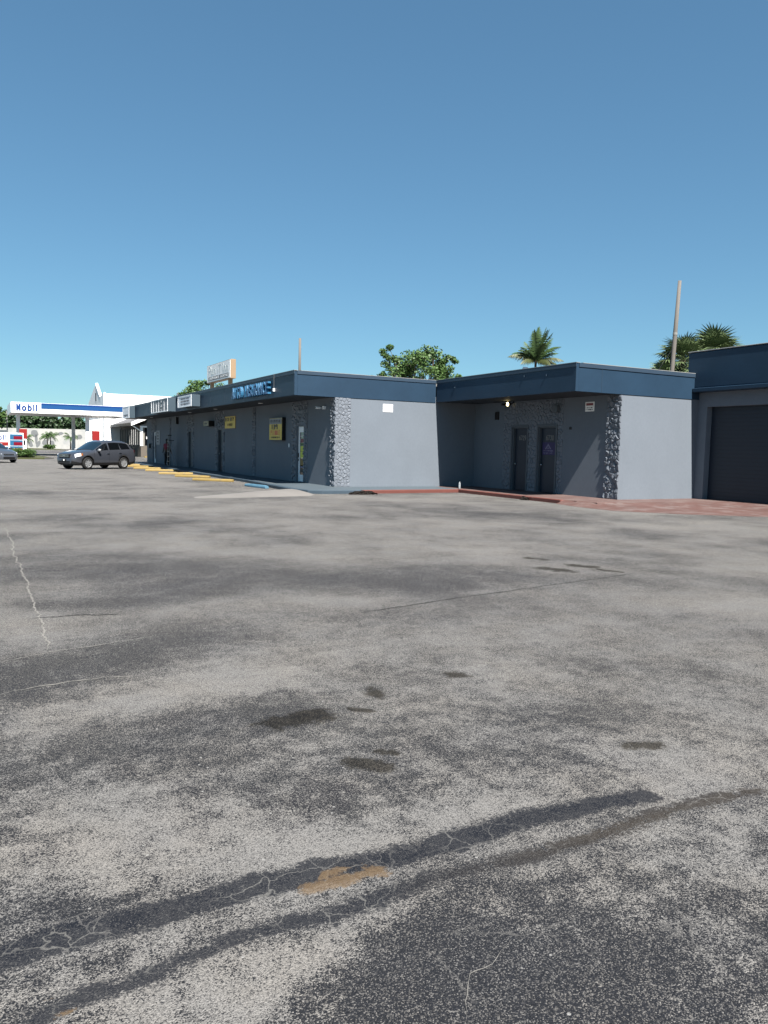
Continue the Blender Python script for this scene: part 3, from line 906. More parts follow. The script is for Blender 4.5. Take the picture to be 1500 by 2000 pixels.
# white framed glass doors
def glass_door(ya, yb, zt, posters):
    X = XW1 + 0.075
    mb = MB()
    mb.box(X, X + 0.05, ya + 0.01, ya + 0.13, ZS + 0.02, zt - 0.01).box(X, X + 0.05, yb - 0.16, yb - 0.01, ZS + 0.02, zt - 0.01)
    mb.box(X + 0.001, X + 0.049, ya + 0.1305, yb - 0.1605, ZS + 0.021, ZS + 0.30).box(X + 0.001, X + 0.049, ya + 0.1305, yb - 0.1605, zt - 0.24, zt - 0.011)
    d = obj('door', mb, 'white_metal', b1, bevel=0.003)
    d['label'] = 'white framed glass door'
    box('pane', X + 0.018, X + 0.03, ya + 0.128, yb - 0.158, ZS + 0.295, zt - 0.235, 'glass_dark', d)
    box('handle', X - 0.05, X - 0.002, yb - 0.09, yb - 0.05, 1.12, 1.30, 'black_plastic', d, bevel=0.008)
    box('lock', X - 0.03, X - 0.002, yb - 0.09, yb - 0.05, 0.98, 1.05, 'black_plastic', d, bevel=0.008)
    if posters:
        yc, w = (ya + yb)/2 - 0.01, (yb - ya) - 0.33
        for z0, z1, m in ((1.38, 1.58, 'poster_yellow'), (1.10, 1.365, 'poster_yellow'), (0.80, 1.085, 'poster_orange'), (1.72, 1.88, 'sign_pink'), (1.60, 1.70, 'leaf_hedge'), (0.52, 0.66, 'brown_wall'), (0.70, 0.76, 'lilac')):
            box('poster', X + 0.0145, X + 0.0175, yc - w/2 + 0.02, yc + w/2 - 0.02, z0, z1, m, d)
        word('number', '6727', (X + 0.0175, yc, 2.0), WEST, 0.24, 0.09, 0.016, 0.003, 'white_paint', d)
    return d
glass_door(*doors1[0], True)
glass_door(*doors1[3], False)
box('interior_back', XW1 + 0.24, XW1 + 0.26, 28.0, 29.6, 0.1, 2.6, 'black_paint', b1)
# fixtures on the west wall
def bullet_camera(parent, X, y, z, m='white_metal'):
    c = obj('security_camera', MB().lathe([(0.0, -0.30), (0.045, -0.30), (0.05, -0.27), (0.05, -0.12), (0.03, -0.10), (0.02, 0.0)], 14, 'x', (X, y, z)), m, parent, smooth=True)
    c.rotation_euler = (0, 0, 0)
    obj('lens', MB().lathe([(0.0, -0.305), (0.03, -0.304), (0.03, -0.300)], 12, 'x', (X, y, z)), 'black_plastic', c)
    obj('bracket', MB().lathe([(0.06, -0.02), (0.06, 0.0), (0.0, 0.0)], 12, 'x', (X, y, z)), m, c)
    return c
bullet_camera(b1, XW1, 26.5, 3.03)
box('junction_box', XW1 - 0.10, XW1, 26.2, 26.32, 2.97, 3.09, 'white_metal', b1, bevel=0.01)
box('doorbell', XW1 - 0.03, XW1, 29.93, 30.0, 1.52, 1.68, 'white_metal', b1, bevel=0.005)
box('mailbox', XW1 - 0.14, XW1, 59.1, 59.4, 1.2, 1.55, 'black_plastic', b1, bevel=0.01)
wl = box('wall_lamp', XW1 - 0.16, XW1, 50.05, 50.25, 2.85, 3.30, 'black_plastic', b1, bevel=0.01)
for yy in (31.5, 38.6, 44.0, 55.0):
    obj('downlight', MB().lathe([(0.0, ZF0 - 0.005), (0.09, ZF0 - 0.004), (0.11, ZF0 + 0.013)], 16, 'z', (10.7, yy, 0)), 'white_metal', b1)
for yy in (31.0, 34.0, 36.4, 42.4, 43.5, 52.5):
    box('fascia_seam', XF1 - 0.004, XF1 + 0.001, yy, yy + 0.012, ZF0 + 0.01, ZF1 - 0.12, 'fascia_trim', b1)
box('conduit', XF1 - 0.036, XF1 - 0.023, 27.36, 27.375, 3.75, ZF1 + 0.05, 'aluminium', b1)
box('outlet_box', XF1 - 0.07, XF1 - 0.001, 27.32, 27.42, 3.60, 3.72, 'white_metal', b1, bevel=0.008)
obj('vent_pipe', MB().tube([(10.6, 46.6, 4.1), (10.6, 46.6, 4.62)], 0.05, 10), 'aluminium', b1)
obj('roof_vent', MB().add([(24.4, 31.2, 4.1), (25.6, 31.2, 4.1), (25.6, 32.4, 4.1), (24.4, 32.4, 4.1), (25.0, 31.8, 5.95), (25.3, 31.8, 5.95)], [(0, 1, 5, 4), (1, 2, 5), (2, 3, 4, 5), (3, 0, 4)]), 'fascia_trim', b1)

# --- middle wing -------------------------------------------------------------
XF2, XW2, YS2 = 15.72, 17.60, 17.50
b2 = thing('storefront_wing', 'recessed grey wing with two dark numbered doors under a blue overhang', 'building')
doors2 = [(20.43, 21.38, 2.45), (21.99, 22.87, 2.45)]
wall_w('west_wall', XW2, XW2 + 0.22, YS2 + 0.2, YS1 - 0.002, 0.0, 3.6, doors2, 'wall_paint', b2)
box('south_wall', XW2, 21.5, YS2, YS2 + 0.198, 0.0, 3.6, 'wall_paint', b2)
box('roof', XF2 + 0.13, 27.0, YS2 + 0.13, YS1 + 0.10, 3.625, 4.115, 'roof_grey', b2)
box('east_wall', 26.8, 26.98, YS2 + 0.2, YS1, 0.0, 3.62, 'wall_paint', b2)
box('soffit', XF2 + 0.125, XW2 - 0.002, YS2 + 0.105, YS1 - 0.004, ZF0 + 0.035, ZF0 + 0.12, 'soffit_paint', b2)
fascia(b2, [('W', XF2, YS2 - 0.02, YS1 - 0.045), ('S', YS2 - 0.02, XF2 + 0.121, 21.10)], ZF0 + 0.02, ZF1 + 0.0, 0)
stone_panel('corner_column', [(-0.56, 0.05, ZS, ZF0)], 0.135, 0.036, WEST, (XW2, YS2, 0), b2, 8, True, 1.3)
stone_panel('stone_surround', [(-23.42, -22.95, ZS, ZF0), (-21.93, -21.46, ZS, ZF0), (-20.36, -20.1, ZS, ZF0), (-22.95, -20.36, 2.54, ZF0)], 0.15, 0.028, WEST, (XW2, 0, 0), b2, 12)
for (a, b, zt), num in zip(doors2, ('6730', '6729')):
    d = flat_door(b2, XW2, a, b, zt)
    fm = MB().box(XW2 - 0.035, XW2 + 0.0, a - 0.07, a - 0.001, ZS, zt + 0.075).box(XW2 - 0.035, XW2 + 0.0, b + 0.001, b + 0.07, ZS, zt + 0.075).box(XW2 - 0.034, XW2 + 0.0, a - 0.0005, b + 0.0005, zt + 0.001, zt + 0.074)
    obj('casing', fm, 'frame_grey', d)
    word('number', num, (XW2 + 0.1095, (a + b)/2 - 0.02, 2.06), WEST, 0.40, 0.18, 0.022, 0.004, 'off_white', d)
lamp = thing('flood_light', 'small lit round flood light under the blue overhang', 'lamp')
obj('head', MB().lathe([(0.03, 0.0), (0.055, -0.03), (0.075, -0.12), (0.078, -0.16)], 16, 'x', (17.42, 22.81, 3.29)), 'black_plastic', lamp, smooth=True)
obj('bulb', MB().lathe([(0.0, -0.175), (0.04, -0.17), (0.07, -0.155), (0.074, -0.13)], 16, 'x', (17.42, 22.81, 3.29)), 'lamp_lit', lamp, smooth=True)
obj('bracket', MB().tube([(17.42, 22.81, 3.29), (17.52, 22.81, 3.36), (17.54, 22.81, 3.41)], 0.02, 8), 'black_plastic', lamp)
bullet_camera(b2, XW2, 23.2, 3.30, 'black_plastic')
box('vent', XW2 - 0.06, XW2, 23.74, 23.95, 2.75, 3.05, 'black_plastic', b2, bevel=0.008)
box('junction_box', XW2 - 0.16, XW2 - 0.0, 20.28, 20.55, 2.92, 3.16, 'frame_grey', b2, bevel=0.008)
box('wall_plate', XW2 - 0.02, XW2, 19.68, 19.78, 2.33, 2.42, 'black_plastic', b2)
box('fascia_seam', 16.75, 16.763, YS2 - 0.028, YS2 - 0.019, ZF0 + 0.03, ZF1 - 0.12, 'fascia_trim', b2)
for y, z in ((24.0, 3.86), (19.9, 3.98), (18.8, 3.93)):
    box('hook', XF2 - 0.03, XF2, y, y + 0.04, z, z + 0.05, 'fascia_trim', b2)

# --- garage block --------------------------------------------------------------
X3 = 21.10
b3 = thing('garage_building', 'taller dark blue garage block with roll-up door beside the wing', 'building')
wall_w('west_wall', X3, X3 + 0.30, 4.0, YS2 - 0.002, 0.0, 3.75, [(13.3, 17.15, 3.15)], 'wall_paint', b3)
box('parapet', X3 - 0.27, X3 + 0.10, 3.9, YS2 + 0.28, 3.755, 4.93, 'fascia_paint', b3, bevel=0.04)
box('ledge', X3 - 0.38, X3 - 0.0, 3.9, YS2 - 0.03, 3.62, 3.754, 'fascia_paint', b3, bevel=0.02)
box('coping', X3 - 0.29, X3 + 0.12, 3.88, YS2 + 0.30, 4.935, 4.965, 'flashing', b3, bevel=0.01)
box('roof', X3 + 0.31, 32, 4.0, YS2 + 0.27, 4.2, 4.6, 'roof_grey', b3)
box('north_wall', X3 + 0.11, 32, YS2 + 0.05, YS2 + 0.27, 3.63, 4.19, 'fascia_paint', b3)
box('south_wall', X3 + 0.31, 32, 3.9, 4.1, 0, 4.19, 'wall_paint', b3)
gd = bpy.data.objects.new('garage_door', None)
C.objects.link(gd)
gd.parent = b3
sl0 = None
nsl = 24
ph = (3.15 - ZS)/nsl
prof = [(0.0, 0.0), (-0.002, 0.006), (-0.003, ph*0.5), (-0.002, ph - 0.008), (0.0, ph - 0.004)]
mbs = MB()
vs = []
for y in (13.31, 17.14):
    for dx, dz in prof: vs.append((dx, y, dz))
mbs.add(vs, [(i, i + 1, i + 6, i + 5) for i in range(4)])
sm = mbs.mesh('slat')
sm.materials.append(MATS['garage_slat'])
for k in range(nsl):
    s_ = bpy.data.objects.new('slat', sm)
    C.objects.link(s_)
    s_.parent = gd
    s_.location = (X3 + 0.235, 0, ZS + k*ph)
box('backing', X3 + 0.24, X3 + 0.26, 13.31, 17.14, ZS, 3.149, 'black_paint', gd)

# ------------------------------------------------------------------ signs on the buildings
def cabinet(name, label, y0, y1, z0, z1, depth, material='sign_face_grey'):
    t = thing(name, label, 'sign')
    x1 = XF1 - 0.024
    x0 = x1 - depth
    box('cabinet', x0 + 0.02, x1, y0, y1, z0, z1, 'sign_cabinet', t, bevel=0.006)
    fr = MB().box(x0, x0 + 0.019, y0, y0 + 0.06, z0, z1).box(x0, x0 + 0.019, y1 - 0.06, y1, z0, z1).box(x0 + 0.001, x0 + 0.0185, y0 + 0.0605, y1 - 0.0605, z0, z0 + 0.05).box(x0 + 0.001, x0 + 0.0185, y0 + 0.0605, y1 - 0.0605, z1 - 0.05, z1)
    obj('frame', fr, 'white_metal', t)
    if material: box('panel', x0 + 0.009, x0 + 0.0195, y0 + 0.06, y1 - 0.06, z0 + 0.05, z1 - 0.05, material, t)
    return t, x0
t, x0 = cabinet('sign_cabinet', 'grey box sign with rows of faded lettering on the blue fascia', 38.2, 41.1, 3.46, 4.04, 0.46)
marks('lettering', (x0 + 0.008, 39.5, 3.75), WEST, 1.9, 0.42, 3, 'sign_ink', t, 5)
t, x0 = cabinet('sign_cabinet', 'broken box sign with missing panels and exposed frame', 43.6, 48.2, 3.38, 4.16, 0.46, None)
mb = MB()
for yy in (44.5, 45.3, 46.0, 46.7, 47.5): mb.box(x0 + 0.004, x0 + 0.016, yy, yy + 0.06, 3.43, 4.11)
obj('rib', mb, 'white_metal', t)
box('inner_panel', x0 + 0.0165, x0 + 0.0198, 43.66, 48.14, 3.43, 4.11, 'sign_inner', t)
mb = MB()
for yc, zc, ry, rz in ((45.3, 3.88, .22, .07), (45.35, 3.62, .36, .06), (44.6, 4.06, .3, .045), (45.75, 4.03, .28, .05), (46.6, 4.05, .2, .05)):
    mb.add([(x0 + 0.0025, yc + ry*math.cos(a)*rng.uniform(.75, 1.1), zc + rz*math.sin(a)*rng.uniform(.75, 1.1)) for a in [2*math.pi*k/10 for k in range(10)]], [tuple(range(10))])
obj('hole', mb, 'black_paint', t)
t, x0 = cabinet('sign_cabinet', 'pale grey box sign at the far end of the fascia', 56.3, 59.0, 3.33, 4.18, 0.42)
marks('lettering', (x0 + 0.008, 57.7, 3.52), WEST, 1.8, 0.26, 1, 'sign_ink', t, 8)
# blue channel letters
t = thing('channel_letter_sign', 'row of thick blue channel letters on the fascia near the corner', 'sign')
sg = 'AUTO INSURANCE'
for ch, y in zip(sg, np.linspace(32.3, 27.9, len(sg))):
    if ch == ' ': continue
    me = glyph_mb(ch, -0.14, -0.235, 0.28, 0.47, 0.07, 0.13).mesh('letter')
    me.transform(frame_m((XF1 - 0.002, y, 3.77), *WEST))
    me.materials.append(MATS['letter_face'])
    me.materials.append(MATS['letter_side'])
    for p in me.polygons: p.material_index = 0 if abs(p.normal.x) > 0.8 else 1
    obj('letter', me, None, t)
# wall signs
def wall_sign(name, label, X, y0, y1, z0, z1, depth, material, edge='black_paint'):
    t = thing(name, label, 'sign')
    box('cabinet', X - depth, X - 0.001, y0, y1, z0, z1, edge, t, bevel=0.004)
    box('panel', X - depth - 0.006, X - depth - 0.0005, y0 + 0.04, y1 - 0.04, z0 + 0.03, z1 - 0.03, material, t)
    return t
t = wall_sign('wall_sign', 'tall yellow and grey light box sign beside the white glass door', XW1, 30.42, 32.05, 1.80, 2.78, 0.16, 'sign_yellow')
xs_ = XW1 - 0.16 - 0.0065
box('header', xs_ - 0.003, xs_, 30.47, 32.0, 2.50, 2.74, 'sign_inner', t)
marks('lettering', (xs_ - 0.004, 31.24, 2.62), WEST, 1.35, 0.18, 1, 'sign_ink', t, 3)
marks('lettering', (xs_ - 0.001, 31.3, 2.38), WEST, 0.8, 0.26, 1, 'navy_ink', t, 4, 0.9)
marks('lettering', (xs_ - 0.001, 31.22, 2.13), WEST, 1.2, 0.26, 1, 'sign_red', t, 6, 0.9)
marks('lettering', (xs_ - 0.001, 31.22, 1.93), WEST, 1.1, 0.12, 1, 'navy_ink', t, 9)
t = wall_sign('wall_sign', 'square yellow sign with dark lettering on the shaded wall', XW1, 37.5, 39.38, 2.40, 3.05, 0.03, 'sign_yellow', 'tan_metal')
marks('lettering', (XW1 - 0.038, 38.5, 2.88), WEST, 1.5, 0.22, 1, 'navy_ink', t, 14, 0.9)
m_ = marks('lettering', (XW1 - 0.038, 38.4, 2.60), WEST, 0.9, 0.16, 1, 'brown_wall', t, 15, 0.9)
t = wall_sign('wall_sign', 'small cream box sign beside the stone door surround', XW1, 41.5, 42.62, 2.57, 2.87, 0.32, 'sign_cream', 'black_paint')
marks('lettering', (XW1 - 0.328, 42.05, 2.72), WEST, 0.5, 0.13, 1, 'sign_ink', t, 17)
t = wall_sign('notice_board', 'tall pale notice board beside the far white door', XW1, 55.7, 57.0, 1.48, 2.50, 0.03, 'sign_inner', 'sign_inner')
marks('lettering', (XW1 - 0.038, 56.35, 2.0), WEST, 0.7, 0.85, 4, 'sign_ink', t, 19, 0.5)
t = wall_sign('warning_sign', 'small white and red warning sign on the shaded wall', XW2, 18.64, 19.06, 2.91, 3.22, 0.006, 'white_paint', 'white_paint')
box('header', XW2 - 0.016, XW2 - 0.0125, 18.69, 19.01, 3.10, 3.18, 'sign_pink', t)
marks('lettering', (XW2 - 0.013, 18.86, 3.0), WEST, 0.30, 0.13, 2, 'navy_ink', t, 23)
t = thing('warning_sign', 'small white warning sign high on the sunlit south wall', 'sign')
obj('panel', MB().box(13.4, 13.82, YS1 - 0.012, YS1 - 0.002, 2.93, 3.22), 'bright_white', t, bevel=0.003)
marks('lettering', (13.62, YS1 - 0.0125, 3.03), SOUTH, 0.32, 0.12, 2, 'sign_ink', t, 25)
t = thing('door_sign', 'purple sign with pale roof emblem on the door numbered 6730', 'sign')
box('panel', XW2 + 0.098, XW2 + 0.106, 20.58, 21.26, 1.46, 1.90, 'purple', t)
em = MB()
em.add([(-0.17, 0.0, 0), (-0.10, 0.0, 0), (0.0, 0.12, 0), (0.10, 0.0, 0), (0.17, 0.0, 0), (0.0, 0.20, 0)], [(0, 1, 2, 5), (2, 3, 4, 5)])
em.add([(-0.05, 0.01, 0), (0.05, 0.01, 0), (0.0, 0.07, 0)], [(0, 1, 2)])
me = em.mesh()
me.transform(frame_m((XW2 + 0.0965, 20.95, 1.66), *WEST))
obj('emblem', me, 'lilac', t)
marks('lettering', (XW2 + 0.098, 20.94, 1.56), WEST, 0.52, 0.17, 2, 'lilac', t, 27)
# roof sign
t = thing('roof_sign', 'weathered white sign box with tan end standing on posts above the roof', 'sign')
box('cabinet', 11.02, 11.28, 37.0, 41.4, 4.86, 5.80, 'tan_metal', t, bevel=0.01)
box('panel', 11.0, 11.018, 37.06, 41.36, 4.90, 5.77, 'white_paint', t)
box('band', 10.992, 10.999, 37.35, 41.05, 4.97, 5.16, 'navy_ink', t)
word('lettering', 'CORPORATE CENTRE', (10.991, 39.2, 5.065), WEST, 3.5, 0.135, 0.035, 0.003, 'white_paint', t)
text('lettering', 'Plan IT Inn', 0.5, (10.997, 39.2, 5.46), WEST, 'sign_faded', t, 0.002, 0.004, width=3.6, height=0.46)
for yy in (37.5, 40.9):
    obj('post', MB().box(11.06, 11.24, yy - 0.1, yy + 0.1, 4.1, 4.859), 'tan_metal', t)

# ------------------------------------------------------------------ small things on the walkway
o = obj('water_bottle', MB().lathe([(0.0, 0.0), (0.034, 0.0), (0.036, 0.02), (0.036, 0.13), (0.033, 0.14), (0.036, 0.15), (0.03, 0.19), (0.014, 0.215), (0.014, 0.235), (0.0, 0.236)], 16), 'bottle_clear', smooth=True)
o.location = (15.66, 23.42, ZS + 0.001)
o.scale = (1.15, 1.15, 1.15)
tag(o, 'clear plastic water bottle standing on the red kerb corner', 'bottle')
def clump(name, c, w, d, h, n, material, label, cat, seed):
    r = random.Random(seed)
    mb = MB()
    for i in range(n):
        a = r.uniform(0, 6.283)
        q = math.sqrt(r.random())
        x, y = w*q*math.cos(a), d*q*math.sin(a)
        z = h*(1 - q*q)*r.random()
        s = r.uniform(0.03, 0.09)
        b = r.uniform(0, 3.14)
        ex, ey = s*math.cos(b), s*math.sin(b)
        hz = r.uniform(0.01, 0.05)
        mb.add([(x - ex, y - ey, z + 0.004), (x + ex, y + ey, z + 0.004), (x + ex*.8 + .01, y + ey*.8 + .01, z + hz), (x - ex*.7 - .01, y - ey*.7, z + hz)], [(0, 1, 2, 3)])
    o = obj(name, mb, material)
    o.location = c
    return tag(o, label, cat)
clump('leaf_pile', (11.35, 22.75, 0.0), 0.52, 0.16, 0.13, 260, 'debris', 'dark heap of leaf debris against the kerb', 'debris', 5)
clump('debris_clump', (15.46, 19.35, 0.0), 0.07, 0.16, 0.10, 60, 'debris', 'small dark clump of debris beside the red kerb', 'debris', 6)

# ladder and painter
def stepladder(loc):
    t = thing('stepladder', 'aluminium stepladder standing open beside the painter', 'ladder', loc, R(0))
    Hh = 1.95
    for sy in (-1, 1):
        obj('rail', MB().tube([(0.0, sy*0.30, 0.0), (0.0, sy*0.17, Hh)], 0.026, 6), 'aluminium', t)
    for k in range(5):
        z = 0.3 + k*0.32
        w = 0.30 - 0.13*z/Hh
        obj('step', MB().box(-0.05, 0.05, -w + 0.02, w - 0.02, z, z + 0.03), 'aluminium', t)
    for sy in (-1, 1):
        obj('rear_leg', MB().tube([(0.30, sy*0.42 - 0.65, 0.0), (0.06, sy*0.17 - 0.05, Hh - 0.15)], 0.022, 6), 'aluminium', t)
    obj('top_cap', MB().box(-0.12, 0.12, -0.30, 0.30, Hh, Hh + 0.05), 'black_plastic', t)
    obj('tray', MB().box(-0.10, 0.2, -0.62, -0.05, Hh - 0.32, Hh - 0.28), 'black_plastic', t)
    return t
stepladder((10.72, 49.6, ZS))
def skin_obj(name, verts, edges, radii, material, parent, sub=2):
    me = bpy.data.meshes.new(name)
    me.from_pydata(verts, edges, [])
    ob = bpy.data.objects.new(name, me)
    C.objects.link(ob)
    md = ob.modifiers.new('skin', 'SKIN')
    md.use_smooth_shade = True
    for sv, r in zip(me.skin_vertices[0].data, radii):
        sv.radius = (r, r) if not isinstance(r, tuple) else r
    me.skin_vertices[0].data[0].use_root = True
    sb = ob.modifiers.new('sub', 'SUBSURF')
    sb.levels = sb.render_levels = sub
    dg = bpy.context.evaluated_depsgraph_get()
    m2 = bpy.data.meshes.new_from_object(ob.evaluated_get(dg))
    bpy.data.objects.remove(ob)
    m2.materials.clear()
    return obj(name, m2, material, parent, smooth=True)
def painter(loc, rz):
    t = thing('person', 'person in pink shirt and dark trousers painting the wall beside the stepladder', 'person', loc, rz)
    # local: x = right-hand side of the wall view, y = forward (towards the wall)
    V = [(0, 0, 0.95), (0, 0.01, 1.15), (0, 0.0, 1.36), (0, 0.0, 1.46), (0, 0.03, 1.56), (0, 0.04, 1.66),
         (-0.09, 0, 0.90), (-0.11, 0.03, 0.50), (-0.12, -0.02, 0.09), (-0.13, 0.11, 0.04),
         (0.09, 0, 0.90), (0.11, 0.05, 0.50), (0.13, 0.0, 0.09), (0.14, 0.13, 0.04),
         (-0.19, 0, 1.38), (-0.36, 0.08, 1.15), (-0.54, 0.18, 0.96), (-0.60, 0.21, 0.90),
         (0.19, 0, 1.38), (0.26, 0.02, 1.10), (0.24, 0.16, 0.90), (0.24, 0.20, 0.84)]
    Ed = [(0, 1), (1, 2), (2, 3), (3, 4), (4, 5), (0, 6), (6, 7), (7, 8), (8, 9), (0, 10), (10, 11), (11, 12), (12, 13), (2, 14), (14, 15), (15, 16), (16, 17), (2, 18), (18, 19), (19, 20), (20, 21)]
    Rd = [.14, .13, .14, .06, .095, .085, .095, .065, .045, .04, .095, .065, .045, .04, .06, .045, .035, .03, .06, .045, .035, .03]
    for base, sgn, d in ((17, -1, Vector((-0.7, 0.35, -0.6))), (21, 1, Vector((0, 0.5, -0.8)))):
        b = Vector(V[base])
        d.normalize()
        side = d.cross(Vector((0, 0, 1))).normalized()
        for k, (o_, l) in enumerate(((-.03, .07), (-.01, .085), (.01, .08), (.028, .065), (-.05, .045))):
            p1 = b + d*(l*0.5) + side*o_
            p2 = b + d*l + side*o_*1.1 + Vector((0, 0, -0.015))
            V += [tuple(p1), tuple(p2)]
            n = len(V)
            Ed += [(base, n - 2), (n - 2, n - 1)]
            Rd += [.0095, .008]
    skin_obj('body', V, Ed, Rd, 'skin', t, 1)
    skin_obj('shirt', [(0, 0.01, 1.0), (0, 0.01, 1.16), (0, 0, 1.36), (0, 0, 1.44), (-0.19, 0, 1.38), (-0.30, 0.05, 1.23), (0.19, 0, 1.38), (0.235, 0.01, 1.2)],
             [(0, 1), (1, 2), (2, 3), (2, 4), (4, 5), (2, 6), (6, 7)], [.165, .155, .16, .08, .085, .075, .085, .075], 'shirt', t)
    skin_obj('trousers', [(0, 0, 1.02), (0, 0, 0.93), (-0.09, 0, 0.88), (-0.11, 0.03, 0.50), (-0.12, -0.02, 0.12), (0.09, 0, 0.88), (0.11, 0.05, 0.50), (0.13, 0, 0.12)],
             [(0, 1), (1, 2), (2, 3), (3, 4), (1, 5), (5, 6), (6, 7)], [.15, .155, .115, .085, .07, .115, .085, .07], 'trousers', t)
    cap = MB().lathe([(0.105, 1.62), (0.108, 1.68), (0.09, 1.74), (0.05, 1.765), (0.0, 1.77)], 16, 'z', (0, 0.035, 0))
    cap.add([(-0.07, 0.13, 1.64), (0.07, 0.13, 1.64), (0.05, 0.22, 1.63), (-0.05, 0.22, 1.63)], [(0, 1, 2, 3)])
    obj('cap', cap, 'black_plastic', t, smooth=True)
    return t
painter((10.75, 50.35, ZS), R(-62))
t = thing('paint_roller', 'paint roller held low against the grey wall by the painter', 'paint roller')
obj('pole', MB().tube([(10.66, 51.03, 1.00), (10.95, 51.7, 0.55)], 0.014, 6), 'aluminium', t)
obj('roller', MB().tube([(10.95, 51.6, 0.55), (11.05, 51.95, 0.55)], 0.05, 10), 'curb_paint', t)

# ------------------------------------------------------------------ cars
def car(name, label, P, loc, heading):
    t = thing(name, label, 'car', loc, heading)
    def I(tab, x): return float(np.interp(x, [a for a, b in tab], [b for a, b in tab]))
    L0, L1 = P['top'][0][0], P['top'][-1][0]
    ax = P['axles']
    xs = sorted(set([round(v, 3) for v in list(np.linspace(L0, L1, 78)) + [a + P['arch']*math.cos(q) for a in ax for q in np.linspace(0, math.pi, 15)]]))
    def zbot(x):
        z = I(P['bot'], x)
        for a in ax:
            d = abs(x - a)
            if d <= P['arch']: z = max(z, P['rw'] + math.sqrt(max(0, P['arch']**2 - d*d)))
        return z
    def sec(x):
        w, zt, zb = I(P['w'], x), I(P['top'], x), zbot(x)
        belt = min(I(P['belt'], x), zt - 0.035)
        wr = min(I(P['wr'], x), w*0.93)
        crown = min(0.09, (zt - belt)*0.55)
        zm = max(zb + 0.06, 0.60)
        zm2 = max(zm + 0.02, belt - 0.16)
        pts = [(w*0.94, zb), (w*0.985, min(zb + P['clad'], zm - 0.02)), (w, zm), (w*0.99, zm2), (w*0.95, max(belt, zm2 + 0.012)), (wr, max(zt - crown, zm2 + 0.02)), (wr*0.80, zt - crown*0.18), (0, zt)]
        return pts
    n = 8
    vs, fs, mi = [], [], []
    for x in xs:
        s = sec(x)
        vs += [(x, y, z) for y, z in s] + [(x, -y, z) for y, z in s[:-1][::-1]]
    m = 2*n - 1
    for i in range(len(xs) - 1):
        for k in range(m - 1):
            fs.append((i*m + k, (i + 1)*m + k, (i + 1)*m + k + 1, i*m + k + 1))
            xm = (xs[i] + xs[i + 1])/2
            low = k in (0, m - 2)
            if P['clad'] > 0.1 and (xm > L1 - 0.28 or xm < L0 + 0.2) and k in (0, 1, m - 2, m - 3) and k not in (1, m - 3): low = True
            mi.append(1 if low and P['clad'] > 0.1 else 0)
    fs.append(tuple(range(m)))
    mi.append(1 if P['clad'] > 0.1 else 0)
    fs.append(tuple(range((len(xs) - 1)*m, len(xs)*m))[::-1])
    mi.append(0)
    me = MB().add(vs, fs).mesh('body')
    me.materials.append(MATS[P['paint']])
    me.materials.append(MATS['black_plastic'])
    for p, q in zip(me.polygons, mi): p.material_index = q
    body = obj('body', me, None, t, smooth=True, fixn=True)
    under = obj('underbody', MB().box(L0 + 0.25, L1 - 0.25, -0.62, 0.62, 0.22, 0.55), 'black_plastic', t)
    def side_patch(nm, x0, x1, t0, t1, a, b, s, material, par, off=0.006, n_=10, slant=0.0):
        vs, fs = [], []
        for i in range(n_ + 1):
            for j in range(4):
                f = j/3
                x = x0 + (x1 - x0)*i/n_ + slant*f
                S_ = sec(x)
                q = t0 + (t1 - t0)*f
                y = S_[a][0] + (S_[b][0] - S_[a][0])*q
                z = S_[a][1] + (S_[b][1] - S_[a][1])*q
                vs.append((x, s*(y + off), z + off*0.5))
                if i and j: fs.append(((i - 1)*4 + j - 1, i*4 + j - 1, i*4 + j, (i - 1)*4 + j))
        return obj(nm, MB().add(vs, fs), material, par, smooth=True, fixn=True)
    for s in (1, -1):
        for x0, x1, sl_ in P['windows']: side_patch('window', x0, x1, 0.10, 0.90, 4, 5, s, 'glass_dark', t, slant=sl_)
        h = P['head']
        side_patch('headlight', h[0], h[1], 0.1, 0.95, 3, 4, s, 'headlamp', t, 0.010)
        side_patch('headlight_top', h[0], h[1], 0.0, 0.55, 4, 5, s, 'headlamp', t, 0.010)
        side_patch('turn_signal', h[0] - 0.12, h[0] - 0.01, 0.2, 1.0, 3, 4, s, 'amber', t, 0.010, 4)
        side_patch('taillight', L0 + 0.02, L0 + 0.20, 0.0, 0.9, 3, 4, s, 'tail_red', t, 0.010, 4)
        for x in P['handles']:
            y, z = sec(x)[3]
            obj('door_handle', MB().box(x - 0.09, x + 0.09, s*(y - 0.0), s*(y + 0.03), z - 0.01, z + 0.02), 'chrome', t)
        x = P['mirror']
        y, z = sec(x)[4]
        obj('mirror', MB().lathe([(0.0, -0.10), (0.07, -0.08), (0.085, 0.0), (0.07, 0.09), (0.0, 0.11)], 10, 'y', (x, s*(y + 0.12), z + 0.07)), P['paint'] if P['clad'] < 0.1 else 'alloy', t, smooth=True)
        mb = MB()
        pts = [(x, s*(sec(x)[3][0] + 0.004), sec(x)[3][1]) for x in np.linspace(P['windows'][-1][0], P['windows'][0][1], 12)]
        for xd in P['seams']:
            q = [(xd, s*(sec(xd)[k][0] + 0.003), sec(xd)[k][1]) for k in (1, 2, 3, 4)]
            vv = [p for a in q for p in (a, (a[0] + 0.012, a[1], a[2]))]
            mb.add(vv, [(0, 1, 3, 2), (2, 3, 5, 4), (4, 5, 7, 6)])
        obj('door_seam', mb, 'black_plastic', t)
